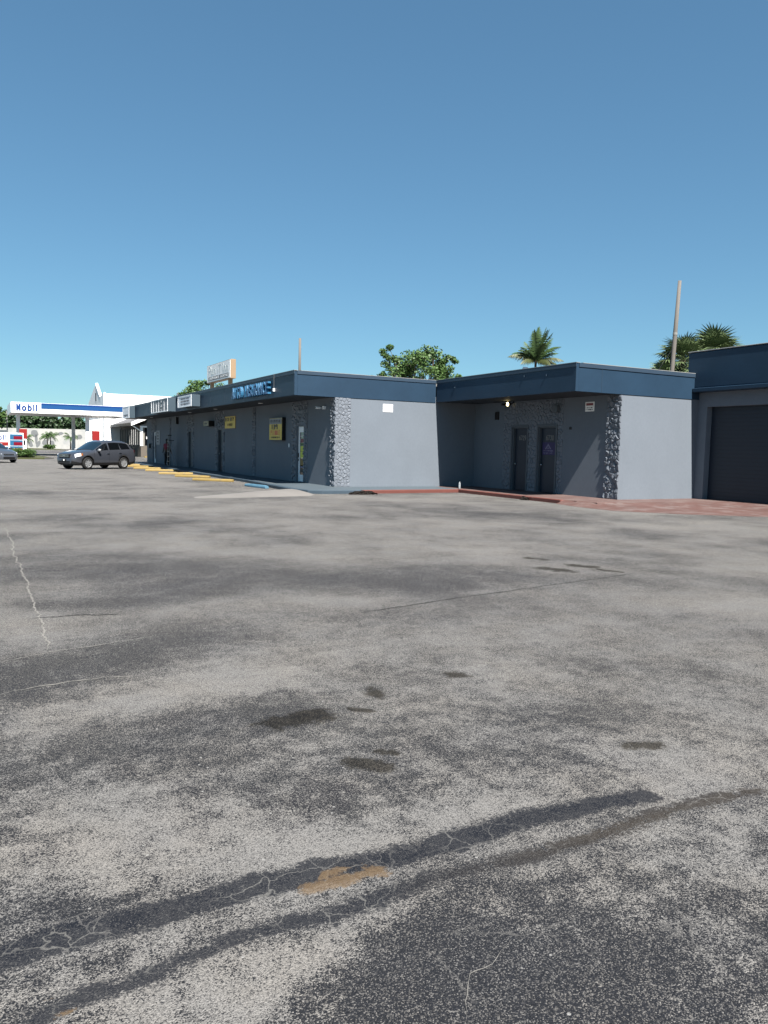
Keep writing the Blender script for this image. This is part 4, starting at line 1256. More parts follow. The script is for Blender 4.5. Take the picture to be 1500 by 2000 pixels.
    # windscreen and rear glass
    def top_glass(nm, x0, x1, material):
        vs, fs = [], []
        for i in range(9):
            x = x0 + (x1 - x0)*i/8
            S_ = sec(x)
            row = [(-S_[5][0]*0.97, S_[5][1]), (-S_[6][0], S_[6][1]), (0, S_[7][1]), (S_[6][0], S_[6][1]), (S_[5][0]*0.97, S_[5][1])]
            vs += [(x, y, z + 0.012) for y, z in row]
            if i: fs += [((i - 1)*5 + k, i*5 + k, i*5 + k + 1, (i - 1)*5 + k + 1) for k in range(4)]
        return obj(nm, MB().add(vs, fs), material, t, smooth=True, fixn=True)
    top_glass('windscreen', *P['screen'], 'glass_blue')
    top_glass('rear_window', *P['rear'], 'glass_dark')
    fx = L1
    g = box('grille', fx - 0.10, fx + 0.012, -P['gw'], P['gw'], P['gz'][0], P['gz'][1], 'black_plastic', t, bevel=0.02)
    for k in range(3):
        z = P['gz'][0] + (P['gz'][1] - P['gz'][0])*(k + 0.6)/3.4
        box('bar', fx + 0.008, fx + 0.022, -P['gw'] + 0.03, P['gw'] - 0.03, z, z + 0.018, 'chrome', g)
    me = MB().box(fx + 0.02, fx + 0.034, -0.07, -0.045, P['gz'][0] + 0.05, P['gz'][1] - 0.03).box(fx + 0.02, fx + 0.034, 0.045, 0.07, P['gz'][0] + 0.05, P['gz'][1] - 0.03).box(fx + 0.021, fx + 0.033, -0.0445, 0.0445, (P['gz'][0] + P['gz'][1])/2, (P['gz'][0] + P['gz'][1])/2 + 0.025)
    obj('emblem', me, 'chrome', g)
    box('intake', fx - 0.12, fx + 0.010, -P['gw']*1.15, P['gw']*1.15, P['iz'][0], P['iz'][1], 'black_plastic', t, bevel=0.02)
    if P.get('plate'):
        box('front_plate', fx + 0.012, fx + 0.025, -0.16, 0.16, P['iz'][1] - 0.02, P['iz'][1] + 0.11, 'black_plastic', t)
        box('plate_mark', fx + 0.0255, fx + 0.028, -0.05, 0.05, P['iz'][1] + 0.0, P['iz'][1] + 0.09, 'white_paint', t)
    for s in (1, -1):
        obj('fog_light', MB().lathe([(0.0, 0.02), (0.05, 0.012), (0.06, -0.05)], 12, 'x', (fx - 0.16, s*0.66, P['iz'][0] + 0.1)), 'chrome', t)
    # wheels
    rw = P['rw']
    tyre = MB().lathe([(rw*0.66, -0.10), (rw*0.90, -0.108), (rw*0.985, -0.085), (rw, -0.04), (rw, 0.04), (rw*0.985, 0.085), (rw*0.90, 0.108), (rw*0.66, 0.10)], 32, 'y').mesh('tyre')
    tyre.materials.append(MATS['rubber'])
    for p in tyre.polygons: p.use_smooth = True
    rim = MB()
    rim.lathe([(rw*0.67, 0.095), (rw*0.62, 0.10), (rw*0.58, 0.06), (rw*0.57, -0.05)], 32, 'y')
    rim.lathe([(0.0, 0.085), (0.05, 0.08), (0.06, 0.05)], 12, 'y')
    ns = 7
    for k in range(ns):
        a = 2*math.pi*k/ns
        c_, s_ = math.cos(a), math.sin(a)
        for w0, w1 in ((0.035, 0.05),):
            q = [(0.04, -w0), (0.04, w0), (rw*0.61, w1), (rw*0.61, -w1)]
            pv = [(c_*r_ - s_*h_, 0.075 - 0.0*r_, s_*r_ + c_*h_) for r_, h_ in q] + [(c_*r_ - s_*h_, 0.045, s_*r_ + c_*h_) for r_, h_ in q]
            rim.add(pv, [(0, 1, 2, 3), (0, 4, 5, 1), (1, 5, 6, 2), (2, 6, 7, 3), (3, 7, 4, 0)])
    rim = rim.mesh('rim')
    rim.materials.append(MATS['alloy'])
    hub = MB().lathe([(0.0, 0.02), (rw*0.6, 0.02), (rw*0.6, -0.06)], 24, 'y').mesh('brake_disc')
    hub.materials.append(MATS['black_plastic'])
    for a in ax:
        for s in (1, -1):
            wo = bpy.data.objects.new('wheel', tyre)
            C.objects.link(wo)
            wo.parent = t
            wo.location = (a, s*(P['track']/2), rw)
            if s < 0: wo.rotation_euler = (0, 0, math.pi)
            for nm, me_ in (('rim', rim), ('brake_disc', hub)):
                ro = bpy.data.objects.new(nm, me_)
                C.objects.link(ro)
                ro.parent = wo
    return t
SUV = dict(top=[(-2.26, 0.70), (-2.20, 0.98), (-2.12, 1.16), (-1.92, 1.50), (-1.70, 1.605), (-1.3, 1.66), (-0.7, 1.685), (-0.2, 1.665), (0.12, 1.60), (0.55, 1.35), (0.98, 1.10), (1.35, 1.06), (1.75, 1.0), (2.02, 0.92), (2.16, 0.84), (2.24, 0.70), (2.27, 0.55)],
           bot=[(-2.27, 0.36), (-1.9, 0.27), (0, 0.25), (1.9, 0.25), (2.27, 0.34)], belt=[(-2.2, 1.16), (-1.0, 1.10), (0.9, 1.02), (1.3, 0.97), (2.1, 0.86), (2.27, 0.6)],
           w=[(-2.27, 0.76), (-2.1, 0.86), (-1.6, 0.905), (0, 0.91), (1.4, 0.905), (1.9, 0.85), (2.12, 0.76), (2.27, 0.58)], wr=[(-2.2, 0.66), (-1.9, 0.60), (-1.0, 0.64), (0.1, 0.66), (0.9, 0.74), (1.4, 0.78), (2.1, 0.66), (2.27, 0.45)],
           axles=(1.36, -1.26), arch=0.405, rw=0.345, clad=0.14, track=1.57, paint='car_grey', windows=[(-0.10, 0.72, 0.0), (-0.98, -0.20, 0.0), (-1.78, -1.08, 0.10)], head=(1.82, 2.14), handles=(-0.05, -0.95), mirror=0.66,
           seams=(0.92, -0.15, -1.03), screen=(0.20, 0.94), rear=(-2.11, -1.95), gw=0.42, gz=(0.66, 0.86), iz=(0.36, 0.48), plate=True)
SEDAN = dict(top=[(-2.26, 0.72), (-2.20, 0.98), (-1.75, 1.06), (-1.45, 1.12), (-0.85, 1.37), (-0.3, 1.435), (0.1, 1.42), (0.5, 1.28), (1.1, 0.98), (1.5, 0.92), (1.95, 0.80), (2.15, 0.70), (2.24, 0.58), (2.27, 0.48)],
             bot=[(-2.27, 0.34), (-1.9, 0.22), (0, 0.19), (1.9, 0.19), (2.27, 0.24)], belt=[(-2.2, 0.96), (-1.0, 0.98), (0.9, 0.92), (1.3, 0.85), (2.1, 0.66), (2.27, 0.45)],
             w=[(-2.27, 0.74), (-2.1, 0.83), (-1.6, 0.885), (0, 0.89), (1.4, 0.88), (1.9, 0.80), (2.12, 0.68), (2.27, 0.50)], wr=[(-2.2, 0.64), (-1.5, 0.60), (-0.6, 0.56), (0.1, 0.58), (0.9, 0.68), (1.4, 0.74), (2.1, 0.58), (2.27, 0.42)],
             axles=(1.37, -1.33), arch=0.37, rw=0.315, clad=0.05, track=1.55, paint='car_silver', windows=[(-0.10, 0.85, 0.0), (-0.95, -0.2, 0.0)], head=(1.70, 2.12), handles=(-0.05, -0.9), mirror=0.75,
             seams=(1.0, -0.15, -1.0), screen=(0.22, 1.06), rear=(-1.42, -0.88), gw=0.36, gz=(0.56, 0.62), iz=(0.26, 0.42), plate=False)
fl, rl = Vector((5.38, 45.9)), Vector((7.53, 47.35))
hd = (fl - rl).normalized()
ctr = (fl + rl)/2 + Vector((hd.y, -hd.x))*0.785 - hd*0.05
car('suv', 'dark grey metallic SUV with alloy wheels parked across the lot', SUV, (ctr.x, ctr.y, 0), math.atan2(hd.y, hd.x))
car('sedan', 'silver sedan facing the lot beside the clipped hedge', SEDAN, (0.72, 60.2, 0), R(-62))

# ------------------------------------------------------------------ vegetation
def leaves(name, centres, per, spread, size, material, parent, seed, flat=0.5, kind=None, asp=0.55):
    r = np.random.RandomState(seed)
    cs = np.repeat(np.array([c[:3] for c in centres]), per, 0)
    sp = np.repeat(np.array([c[3] if len(c) > 3 else spread for c in centres]), per)
    n = len(cs)
    d = r.normal(size=(n, 3))
    d /= np.linalg.norm(d, axis=1)[:, None]
    p = cs + d*(sp*r.rand(n)**0.45)[:, None]*np.array([1, 1, 0.75])
    a = r.normal(size=(n, 3))
    a[:, 2] *= flat
    a /= np.linalg.norm(a, axis=1)[:, None]
    b = np.cross(a, r.normal(size=(n, 3)))
    b /= np.linalg.norm(b, axis=1)[:, None]
    s = size*r.uniform(0.6, 1.3, n)[:, None]
    v = np.stack([p - a*s, p + b*s*asp, p + a*s, p - b*s*asp], 1).reshape(-1, 3)
    me = bpy.data.meshes.new(name)
    me.vertices.add(len(v))
    me.vertices.foreach_set('co', v.ravel())
    me.loops.add(4*n)
    me.loops.foreach_set('vertex_index', np.arange(4*n, dtype=np.int32))
    me.polygons.add(n)
    me.polygons.foreach_set('loop_start', np.arange(0, 4*n, 4, dtype=np.int32))
    me.update()
    return obj(name, me, material, parent, kind=kind)
def broad_tree(name, label, base, clumps, material, seed, per=90, size=0.16, group=None, trunk_r=0.18):
    t = thing(name, label, 'tree', base, 0, group)
    B = Vector(base)
    r = random.Random(seed)
    zt = min(c[2] for c in clumps) - 0.6
    fork = Vector((r.uniform(-.2, .2), r.uniform(-.2, .2), max(1.2, (zt - B.z)*0.75)))
    tr = obj('trunk', MB().tube([(0, 0, -0.1), fork*0.5 + Vector((0.1, 0, 0)), fork], [trunk_r, trunk_r*0.8, trunk_r*0.65], 8), 'bark', t, smooth=True)
    mb = MB()
    for c in clumps:
        e = Vector(c[:3]) - B
        mid = fork.lerp(e, 0.5) + Vector((r.uniform(-.3, .3), r.uniform(-.3, .3), r.uniform(0, .4)))
        mb.tube([fork, mid, e], [trunk_r*0.32, trunk_r*0.16, 0.012], 5)
    obj('limbs', mb, 'bark', t, smooth=True)
    leaves('crown', [(c[0] - B.x, c[1] - B.y, c[2] - B.z, c[3]) for c in clumps], per, 0.5, size, material, t, seed)
    return t
# frame axes for laying out crowns across the view
def crown_pts(centre, half_w, half_h, n, rad, seed, depth=None, shape=None):
    r = random.Random(seed)
    c = Vector(centre)
    rt = Vector((math.cos(yaw), -math.sin(yaw), 0))
    fw = Vector((math.sin(yaw), math.cos(yaw), 0))
    out = []
    depth = depth or half_w*0.8
    while len(out) < n:
        u, v, w = r.uniform(-1, 1), r.uniform(-1, 1), r.uniform(-1, 1)
        q = u*u + v*v + w*w
        if q > 1 or q < 0.12: continue
        if shape and not shape(u, v): continue
        p = c + rt*u*half_w + fw*w*depth + Vector((0, 0, v*half_h))
        out.append((p.x, p.y, p.z, rad*r.uniform(0.65, 1.25)))
    return out
# tree behind the corner of the two blocks
cl = crown_pts((22.9, 38.8, 5.85), 1.9, 1.6, 84, 0.48, 3) + [(20.95, 39.8, 7.2, .25), (21.3, 39.65, 7.45, .25), (21.2, 39.7, 6.9, .28), (21.1, 39.7, 6.5, .32), (21.5, 39.5, 6.8, .35), (21.4, 39.6, 6.2, .35), (21.0, 39.7, 7.0, .2), (24.1, 38.1, 6.7, .28), (24.55, 37.9, 6.9, .2), (24.35, 38.0, 6.95, .25), (24.7, 37.8, 6.75, .22), (23.9, 38.2, 6.4, .3), (21.0, 39.8, 5.9, .25), (20.9, 39.9, 5.75, .25), (24.9, 37.7, 5.85, .2)]
broad_tree('leafy_tree', 'green leafy tree with open crown rising behind the roof corner', (22.9, 38.8, 0), cl, 'leaf_mid', 3, per=120, size=0.085)
cl = crown_pts((18.3, 69.6, 5.4), 2.3, 1.9, 46, 0.6, 4) + [(16.4, 70.6, 6.0, .4), (17.2, 70.2, 6.4, .4), (17.9, 69.8, 7.1, .35), (18.6, 69.4, 7.2, .35), (19.9, 68.7, 6.6, .4)]
broad_tree('leafy_tree', 'bright green tree showing behind the roof sign', (18.3, 69.6, 0), cl, 'leaf_mid', 5, per=150, size=0.11)
cl = crown_pts((26.6, 53.8, 6.4), 1.1, 1.0, 16, 0.3, 6)
broad_tree('leafy_tree', 'small treetop just clearing the long roof edge', (26.6, 53.8, 0), cl, 'leaf_mid', 7, per=60, size=0.14)
# dense trees beyond the mural wall
far = [(-6, 205, 6.2, 7.2), (1.5, 207, 6.0, 7.0), (8.0, 204, 5.8, 6.8), (14.0, 200, 5.6, 6.6), (19.5, 197, 5.4, 6.0), (4.5, 199, 4.8, 5.6), (11.0, 197, 5, 5.8), (17.0, 194, 5, 5.4)]
FL = ['dense dark green tree beyond the white mural wall']*len(far)
for i, (x, y, hw, hh) in enumerate(far):
    cl = crown_pts((x, y, hh*0.62), 4.6, hh*0.78, 60, 1.35, 40 + i)
    broad_tree('dense_tree', FL[i], (x, y, 0), cl, 'leaf_dark', 60 + i, per=70, size=0.42, group='dense trees beyond the mural wall', trunk_r=0.3)
cl = crown_pts((1.9, 133, 5.2), 1.6, 2.3, 26, 0.7, 80)
broad_tree('feathery_tree', 'yellow green tree standing at the edge behind the price sign', (1.9, 133, 0), cl, 'leaf_mid', 81, per=70, size=0.3)

def frond(mb, base, az, elev, length, droop, nl=26, leaf=0.55, hang=0.6, r=None):
    """pinnate palm frond"""
    d = Vector((math.cos(az)*math.cos(elev), math.sin(az)*math.cos(elev), math.sin(elev)))
    p = Vector(base)
    pts = [p.copy()]
    st = length/nl
    for i in range(nl):
        d = (d + Vector((0, 0, -droop*(i + 2)/nl/nl*4))).normalized()
        p = p + d*st
        pts.append(p.copy())
    mb.tube(pts, [0.03*(1 - 0.8*i/nl) for i in range(nl + 1)], 4, False)
    for i in range(3, nl + 1):
        dd = (pts[i] - pts[i - 1]).normalized()
        side = dd.cross(Vector((0, 0, 1)))
        if side.length < 1e-3: side = Vector((1, 0, 0))
        side.normalize()
        l = leaf*math.sin(math.pi*min(1, 0.18 + 0.8*i/nl))*r.uniform(0.8, 1.15)
        for s in (-1, 1):
            tip = pts[i] + (side*s*(1 - hang*0.55) + dd*0.55 + Vector((0, 0, -hang*r.uniform(0.7, 1.2)))).normalized()*l
            w = dd*0.05
            mb.add([pts[i] - w, pts[i] + w, tip], [(0, 1, 2)])
def coconut(loc, label):
    t = thing('coconut_palm', label, 'palm tree', loc)
    H0 = 11.6
    obj('trunk', MB().tube([(0, 0, -0.1), (0.25, 0.1, H0*0.5), (0, 0, H0)], [0.2, 0.15, 0.13], 10), 'bark', t, smooth=True)
    r = random.Random(5)
    rt = Vector((math.cos(yaw), -math.sin(yaw), 0))
    def azi(u, w=0.0):
        fw = Vector((math.sin(yaw), math.cos(yaw), 0))
        v = rt*u + fw*w
        return math.atan2(v.y, v.x)
    g, yl = MB(), MB()
    for u, w, el, ln, dr in ((0.3, .5, 80, 3.9, .14), (0.6, -.2, 72, 3.7, .26), (0.9, .3, 62, 3.4, .40), (-.2, -.4, 76, 3.4, .16), (0.2, -.6, 84, 3.5, .2), (1, -.1, 50, 3.0, .5), (1, .2, 36, 2.9, .42), (-1, .2, 52, 2.4, .6), (0.7, .7, 68, 3.2, .4), (-.5, .5, 64, 2.8, .4), (0.1, 1, 60, 3, .5), (0.2, -1, 55, 3, .6), (0.45, .1, 76, 3.9, .22), (0.15, .2, 86, 3.7, .18), (0.75, -.4, 66, 3.5, .34), (0.4, -.5, 70, 3.6, .3), (-.1, .1, 82, 3.3, .2), (0.9, -.3, 45, 3.2, .45), (-.8, -.4, 50, 2.6, .5), (-.6, .2, 40, 3.0, .6), (0.6, .4, 58, 3.4, .36)):
        frond(g, (0, 0, H0), azi(u, w), R(el), ln, dr, 42, 1.0, 0.55, r)
    for u, w, el, ln, dr in ((-1, -.1, 28, 3.4, .55), (-1, .3, 38, 3.0, .75), (1, -.2, 18, 3.2, .45), (1, .3, 8, 2.9, .35), (-.8, -.6, 12, 2.6, .6), (.6, -.8, 10, 2.6, .7)):
        frond(yl, (0, 0, H0), azi(u, w), R(el), ln, dr, 42, 1.0, 0.85, r)
    obj('crown', g, 'leaf_palm', t)
    obj('lower_fronds', yl, 'leaf_palm_yellow', t)
coconut((54.5, 67.2, 0), 'tall coconut palm with wind swept fronds above the wing roof')
def fan_leaf(mb, base, az, elev, pet, rad, r, nb=18):
    d = Vector((math.cos(az)*math.cos(elev), math.sin(az)*math.cos(elev), math.sin(elev)))
    c = Vector(base) + d*pet + Vector((0, 0, -0.12*pet))
    mb.tube([base, Vector(base) + d*pet*0.5, c], 0.018, 4, False)
    side = d.cross(Vector((0, 0, 1)))
    if side.length < 1e-3: side = Vector((1, 0, 0))
    side.normalize()
    up = side.cross(d)
    for k in range(nb):
        a = (k/(nb - 1) - 0.5)*R(235)
        q = (d*math.cos(a) + side*math.sin(a)).normalized()
        tip = c + q*rad*r.uniform(0.85, 1.1) + up*(-0.22*rad*r.uniform(.5, 1.3)) + Vector((0, 0, -0.12*rad*r.random()))
        midp = c + q*rad*0.5 + up*0.03
        nrm = q.cross(up).normalized()*rad*0.055
        mb.add([c, midp + nrm, tip, midp - nrm], [(0, 1, 2, 3)])
def sabal(loc, H0, n, rad, label, seed, group=None):
    t = thing('fan_palm', label, 'palm tree', loc, 0, group)
    obj('trunk', MB().tube([(0, 0, -0.1), (0.05, 0, H0*0.5), (0, 0, H0)], [0.24, 0.2, 0.2], 10), 'bark', t, smooth=True)
    r = random.Random(seed)
    mb = MB()
    for i in range(n):
        az = i*2.39996 + r.uniform(-.2, .2)
        el = R(88 - 130*((i + 0.5)/n)**0.9)
        fan_leaf(mb, (0, 0, H0), az, el, r.uniform(0.65, 1.0)*rad, r.uniform(0.6, 0.85)*rad, r)
    obj('crown', mb, 'leaf_sabal', t)
sabal((37.9, 30.6, 0), 7.35, 64, 1.28, 'large fan palm crown behind the garage parapet', 3)
sabal((34.9, 30.2, 0), 6.85, 48, 1.08, 'fan palm between the leaning pole and the large palm', 4)
sabal((34.0, 30.6, 0), 5.9, 30, 0.8, 'low fan palm half hidden behind the leaning pole', 5)
t = thing('croton_shrub', 'tall red and yellow shrub peeking over the wing roof', 'shrub', (32.8, 27.8, 0))
obj('stem', MB().tube([(0, 0, 0), (0, 0, 5.6)], 0.05, 6), 'bark', t)
leaves('foliage', [(0, 0, 5.3), (0.4, -0.25, 5.5), (-0.35, 0.2, 5.55), (0.2, -0.1, 5.85), (0.6, -.35, 5.7)], 45, 0.35, 0.16, 'leaf_croton', t, 9)

# ------------------------------------------------------------------ poles
t = thing('utility_pole', 'tall leaning weathered wooden pole behind the wing roof', 'pole', (29.55, 26.16, 0))
obj('shaft', MB().tube([(-0.25, 0.05, 0), (0.0, 0, 5.58), (0.06, -0.02, 7.36), (0.15, -0.05, 9.86)], [0.11, 0.105, 0.10, 0.08], 12), 'wood_pole', t, smooth=True)
obj('collar', MB().tube([(0.06, -0.02, 7.30), (0.062, -0.02, 7.42)], 0.112, 12), 'off_white', t)
obj('guy_wire', MB().tube([(0.0, 0, 6.7), (-0.62, 0.33, 5.55), (-1.6, 0.85, 3.7)], 0.018, 5), 'black_plastic', t)
t = thing('utility_pole', 'slender wooden pole rising above the corner of the long roof', 'pole', (27.42, 69.25, 0))
obj('shaft', MB().tube([(0, 0, 0), (0, 0, 9), (0, 0, 11.95)], [0.16, 0.13, 0.12], 10), 'wood_pole', t, smooth=True)
t = thing('utility_pole', 'thin pale pole in front of the far trees', 'pole', (3.95, 134, 0))
obj('shaft', MB().tube([(0, 0, 0), (-0.1, 0, 6.2)], 0.08, 8), 'off_white', t)

# ------------------------------------------------------------------ petrol station and beyond
road = obj('road', MB().box(-60, 60, 112, 121, -0.2, 0.008), 'road_dark')
road['kind'] = 'structure'
lawn = obj('lawn', MB().box(-40, 14, 150, 186, -0.2, 0.02), 'lawn_green')
lawn['kind'] = 'structure'
lw = obj('lawn', MB().prism([(0.5, 70.2), (4.9, 71.2), (5.6, 73.0), (5.2, 83), (0.5, 84), (-4, 80), (-4, 71)], -0.1, 0.10), 'lawn_green')
lw['kind'] = 'structure'
kb = obj('kerb', MB().prism([(4.9, 71.05), (5.8, 72.95), (5.4, 83.1), (5.21, 83.0), (5.61, 73.0), (4.9, 71.21)], -0.1, 0.13), 'ramp_concrete')
kb['kind'] = 'structure'
t = thing('clipped_hedge', 'clipped green hedge in front of the price sign', 'hedge', (2.2, 73.0, 0.1))
obj('stems', MB().box(-2.6, 1.7, -0.5, 0.5, 0.0, 0.35), 'bark', t)
pts = [(rng.uniform(-2.9, 1.95), rng.uniform(-0.8, 0.8), rng.uniform(0.15, 0.66), 0.26) for _ in range(170)]
leaves('foliage', pts, 45, 0.26, 0.075, 'leaf_hedge', t, 33)
cp = thing('station_canopy', 'white petrol station canopy with broad blue stripe on tall columns', 'canopy')
cx0, cx1, cy0, cy1 = 2.9, 14.6, 85.75, 97.0
box('deck', cx0 + 0.05, cx1 - 0.05, cy0 + 0.05, cy1 - 0.05, 4.42, 5.35, 'white_metal', cp)
f = box('fascia', cx0, cx1, cy0 - 0.04, cy0 + 0.045, 4.38, 5.44, 'bright_white', cp)
box('stripe', cx0 + 2.75, cx1, cy0 - 0.07, cy0 - 0.041, 4.86, 5.40, 'stripe_blue', f)
box('stripe_edge', cx0 + 2.75, cx1, cy0 - 0.085, cy0 - 0.0705, 5.27, 5.41, 'mobil_blue', f)
word('lettering', 'Mobil', (cx0 + 1.42, cy0 - 0.041, 4.92), SOUTH, 1.95, 0.74, 0.15, 0.02, 'mobil_blue', f)
box('fascia', cx0 - 0.04, cx0 + 0.045, cy0 + 0.046, cy1, 4.38, 5.44, 'white_metal', cp)
for x, y in ((3.62, 88.6), (9.55, 94.0), (10.25, 87.2)):
    c_ = box('column', x - 0.18, x + 0.18, y - 0.18, y + 0.18, 0.0, 4.42, 'white_metal', cp, bevel=0.01)
for x, y, z0, z1, lab in ((3.95, 86.15, 0.15, 2.75, 'fuel pump with a red top beside the price sign'), (10.95, 86.15, 0.15, 2.75, 'fuel pump with a red top beside the beige restaurant')):
    p_ = thing('fuel_pump', lab, 'fuel pump', (x, y, 0))
    box('island', -0.7, 0.7, -0.5, 0.5, 0.0, 0.14, 'ramp_concrete', p_)
    box('cabinet', -0.30, 0.30, -0.25, 0.25, 0.141, 1.75, 'white_metal', p_, bevel=0.02)
    box('screen', -0.2, 0.2, -0.262, -0.251, 1.1, 1.6, 'black_paint', p_)
    box('valance', -0.36, 0.36, -0.28, 0.28, 1.751, z1, 'pump_red', p_, bevel=0.02)
    for s in (-1, 1):
        obj('hose', MB().tube([(s*0.31, -0.05, 1.5), (s*0.42, -0.05, 1.0), (s*0.36, -0.05, 0.5), (s*0.31, -0.05, 1.1)], 0.02, 6), 'rubber', p_)
# price sign
ps = thing('price_sign', 'white fuel price sign with blue and red price panels behind the hedge', 'sign', (1.9, 79.6, 0), R(-4))
bw = 1.78
box('frame', -2.0, bw, 0.0, 0.35, 0.25, 2.26, 'bright_white', ps, bevel=0.02)
box('base', -1.9, bw - 0.1, 0.02, 0.33, 0.0, 0.249, 'ramp_concrete', ps)
box('cap', -2.05, 0.45, 0.05, 0.30, 2.262, 2.50, 'frame_grey', ps)
lp = box('logo_panel', -1.95, 0.52, -0.02, -0.002, 1.45, 2.2, 'bright_white', ps)
word('lettering', 'Mobil', (-0.42, -0.0205, 1.82), SOUTH, 1.55, 0.50, 0.10, 0.01, 'mobil_blue', lp)
rp = box('red_band', -1.95, 0.50, -0.02, -0.002, 1.05, 1.38, 'pump_red', ps)
lm = text_mesh('Synergy', 0.26, 0.004, 0.004)
lm.transform(frame_m((-0.45, -0.025, 1.21), *SOUTH))
obj('lettering', lm, 'bright_white', rp)
box('blue_panel', -1.95, 0.50, -0.02, -0.002, 0.35, 0.95, 'price_blue', ps)
for k in range(3):
    z0 = 1.60 - 0.56*k
    pp = box('price_panel', 0.62, bw - 0.06, -0.02, -0.002, z0 + 0.03, z0 + 0.54, 'price_blue', ps)
    box('digits', 0.95, bw - 0.10, -0.03, -0.0205, z0 + 0.06, z0 + 0.36, 'price_red', pp)
# mural wall
mwall = thing('mural_wall', 'long white boundary wall painted with grey plant shapes', 'wall', (8.0, 177.0, 0), math.atan2(170.97 - 177.06, 19.53 - 8.14))
box('wall', -30, 16, 0.0, 0.3, 0.0, 4.15, 'mural', mwall)
r_ = random.Random(4)
def blob(cx, cz, rx, rz, n=16, leafy=False, tilt=0.0):
    vs = []
    for k in range(n):
        a = 2*math.pi*k/n
        q = (abs(math.cos(a))**0.6*math.copysign(1, math.cos(a)), math.sin(a)) if leafy else (math.cos(a), math.sin(a))
        s = r_.uniform(0.88, 1.1)
        u, w = q[0]*rx*s, q[1]*rz*s
        vs.append((cx + u*math.cos(tilt) - w*math.sin(tilt), -0.012, cz + u*math.sin(tilt) + w*math.cos(tilt)))
    return MB().add(vs, [tuple(range(n))])
for cx, cz, rx, rz, tl in ((2.6, 3.1, 0.75, 0.85, .2), (2.9, 1.9, 0.30, 1.1, 0), (1.6, 1.0, 0.5, 0.9, .5), (3.3, 0.9, 0.4, 0.8, -.5), (4.7, 1.3, 0.7, 0.5, .7), (6.3, 0.9, 0.5, .8, .2), (5.2, 2.6, .4, .7, .6), (10.6, 1.0, .4, .9, -.4), (12.0, 2.6, .6, .5, .3), (8.0, 3.2, .7, .3, .2)):
    obj('painted_leaf', blob(cx, cz, rx, rz, tilt=tl), 'mural_grey', mwall)
# small palms in front of the mural
def small_palm(loc, h, ln, label, seed, trunks=1):
    t = thing('small_palm', label, 'palm tree', loc)
    r = random.Random(seed)
    for k in range(trunks):
        ox = (k - (trunks - 1)/2)*0.7
        obj('trunk', MB().tube([(ox*0.4, 0, 0), (ox*0.8, 0, h*0.6), (ox, 0, h)], [0.14, 0.1, 0.08], 8), 'bark', t)
        mb = MB()
        for i in range(14):
            frond(mb, (ox, 0, h), i*0.46 + r.uniform(-.2, .2), R(r.uniform(5, 70)), ln*r.uniform(.8, 1.1), 0.9, 16, 0.8, 0.7, r)
        obj('crown', mb, 'leaf_palm', t)
small_palm((8.2, 168, 0), 1.9, 1.9, 'small palm beside the price sign in front of the mural wall', 1)
small_palm((12.2, 165, 0), 2.4, 2.0, 'twin trunk palm in the middle of the mural wall', 2, 2)
small_palm((16.0, 163, 0), 2.3, 1.9, 'slim palm in front of the mural beside the canopy column', 3)
t = thing('round_shrub', 'low round shrub at the foot of the twin trunk palm', 'shrub', (12.2, 163.5, 0))
obj('stems', MB().tube([(0, 0, 0), (0, 0, 0.6)], 0.1, 6), 'bark', t)
leaves('foliage', [(rng.uniform(-.9, .9), rng.uniform(-.5, .5), rng.uniform(.2, .8), .35) for _ in range(26)], 30, 0.35, 0.16, 'leaf_hedge', t, 12)
# white gabled building behind the canopy
wb = thing('white_building', 'bright white flat roofed building with gabled end behind the canopy', 'building', (14.3, 102.3, 0))
box('walls', 0.0, 20, 0.0, 16.0, 0.0, 7.75, 'bright_white', wb)
gb = MB().add([(-0.25, 0.25, 0), (-0.25, 15.6, 0), (-0.25, 15.6, 7.1), (-0.25, 9.6, 8.9), (-0.25, 7.6, 9.35), (-0.25, 3.6, 7.5), (-0.25, 0.25, 7.9),
               (-0.005, 0.25, 0), (-0.005, 15.6, 0), (-0.005, 15.6, 7.1), (-0.005, 9.6, 8.9), (-0.005, 7.6, 9.35), (-0.005, 3.6, 7.5), (-0.005, 0.25, 7.9)],
              [(0, 1, 2, 3, 4, 5, 6), (13, 12, 11, 10, 9, 8, 7)] + [(i, (i + 1) % 7, 7 + (i + 1) % 7, 7 + i) for i in range(7)])
gf = obj('gable', gb, 'bright_white', wb, fixn=True)
box('louvre', -0.28, -0.251, 7.1, 8.1, 7.1, 8.2, 'sign_ink', gf)
obj('rake', MB().add([(-0.32, 7.6, 9.40), (-0.004, 7.6, 9.40), (-0.004, 3.4, 7.46), (-0.32, 3.4, 7.46), (-0.32, 7.6, 9.50), (-0.004, 7.6, 9.55), (-0.004, 3.4, 7.61), (-0.32, 3.4, 7.56)], [(0, 3, 2, 1), (4, 5, 6, 7), (0, 1, 5, 4), (1, 2, 6, 5), (2, 3, 7, 6), (3, 0, 4, 7)]), 'bright_white', gf)
for k in range(4):
    box('pilaster', -0.6, -0.26, 1.5 + 3.4*k, 2.0 + 3.4*k, 0, 4.6, 'bright_white', wb)
for k in range(3):
    wd = box('window', -0.29, -0.26, 2.4 + 3.4*k, 4.4 + 3.4*k, 0.9, 3.2, 'glass_dark', wb)
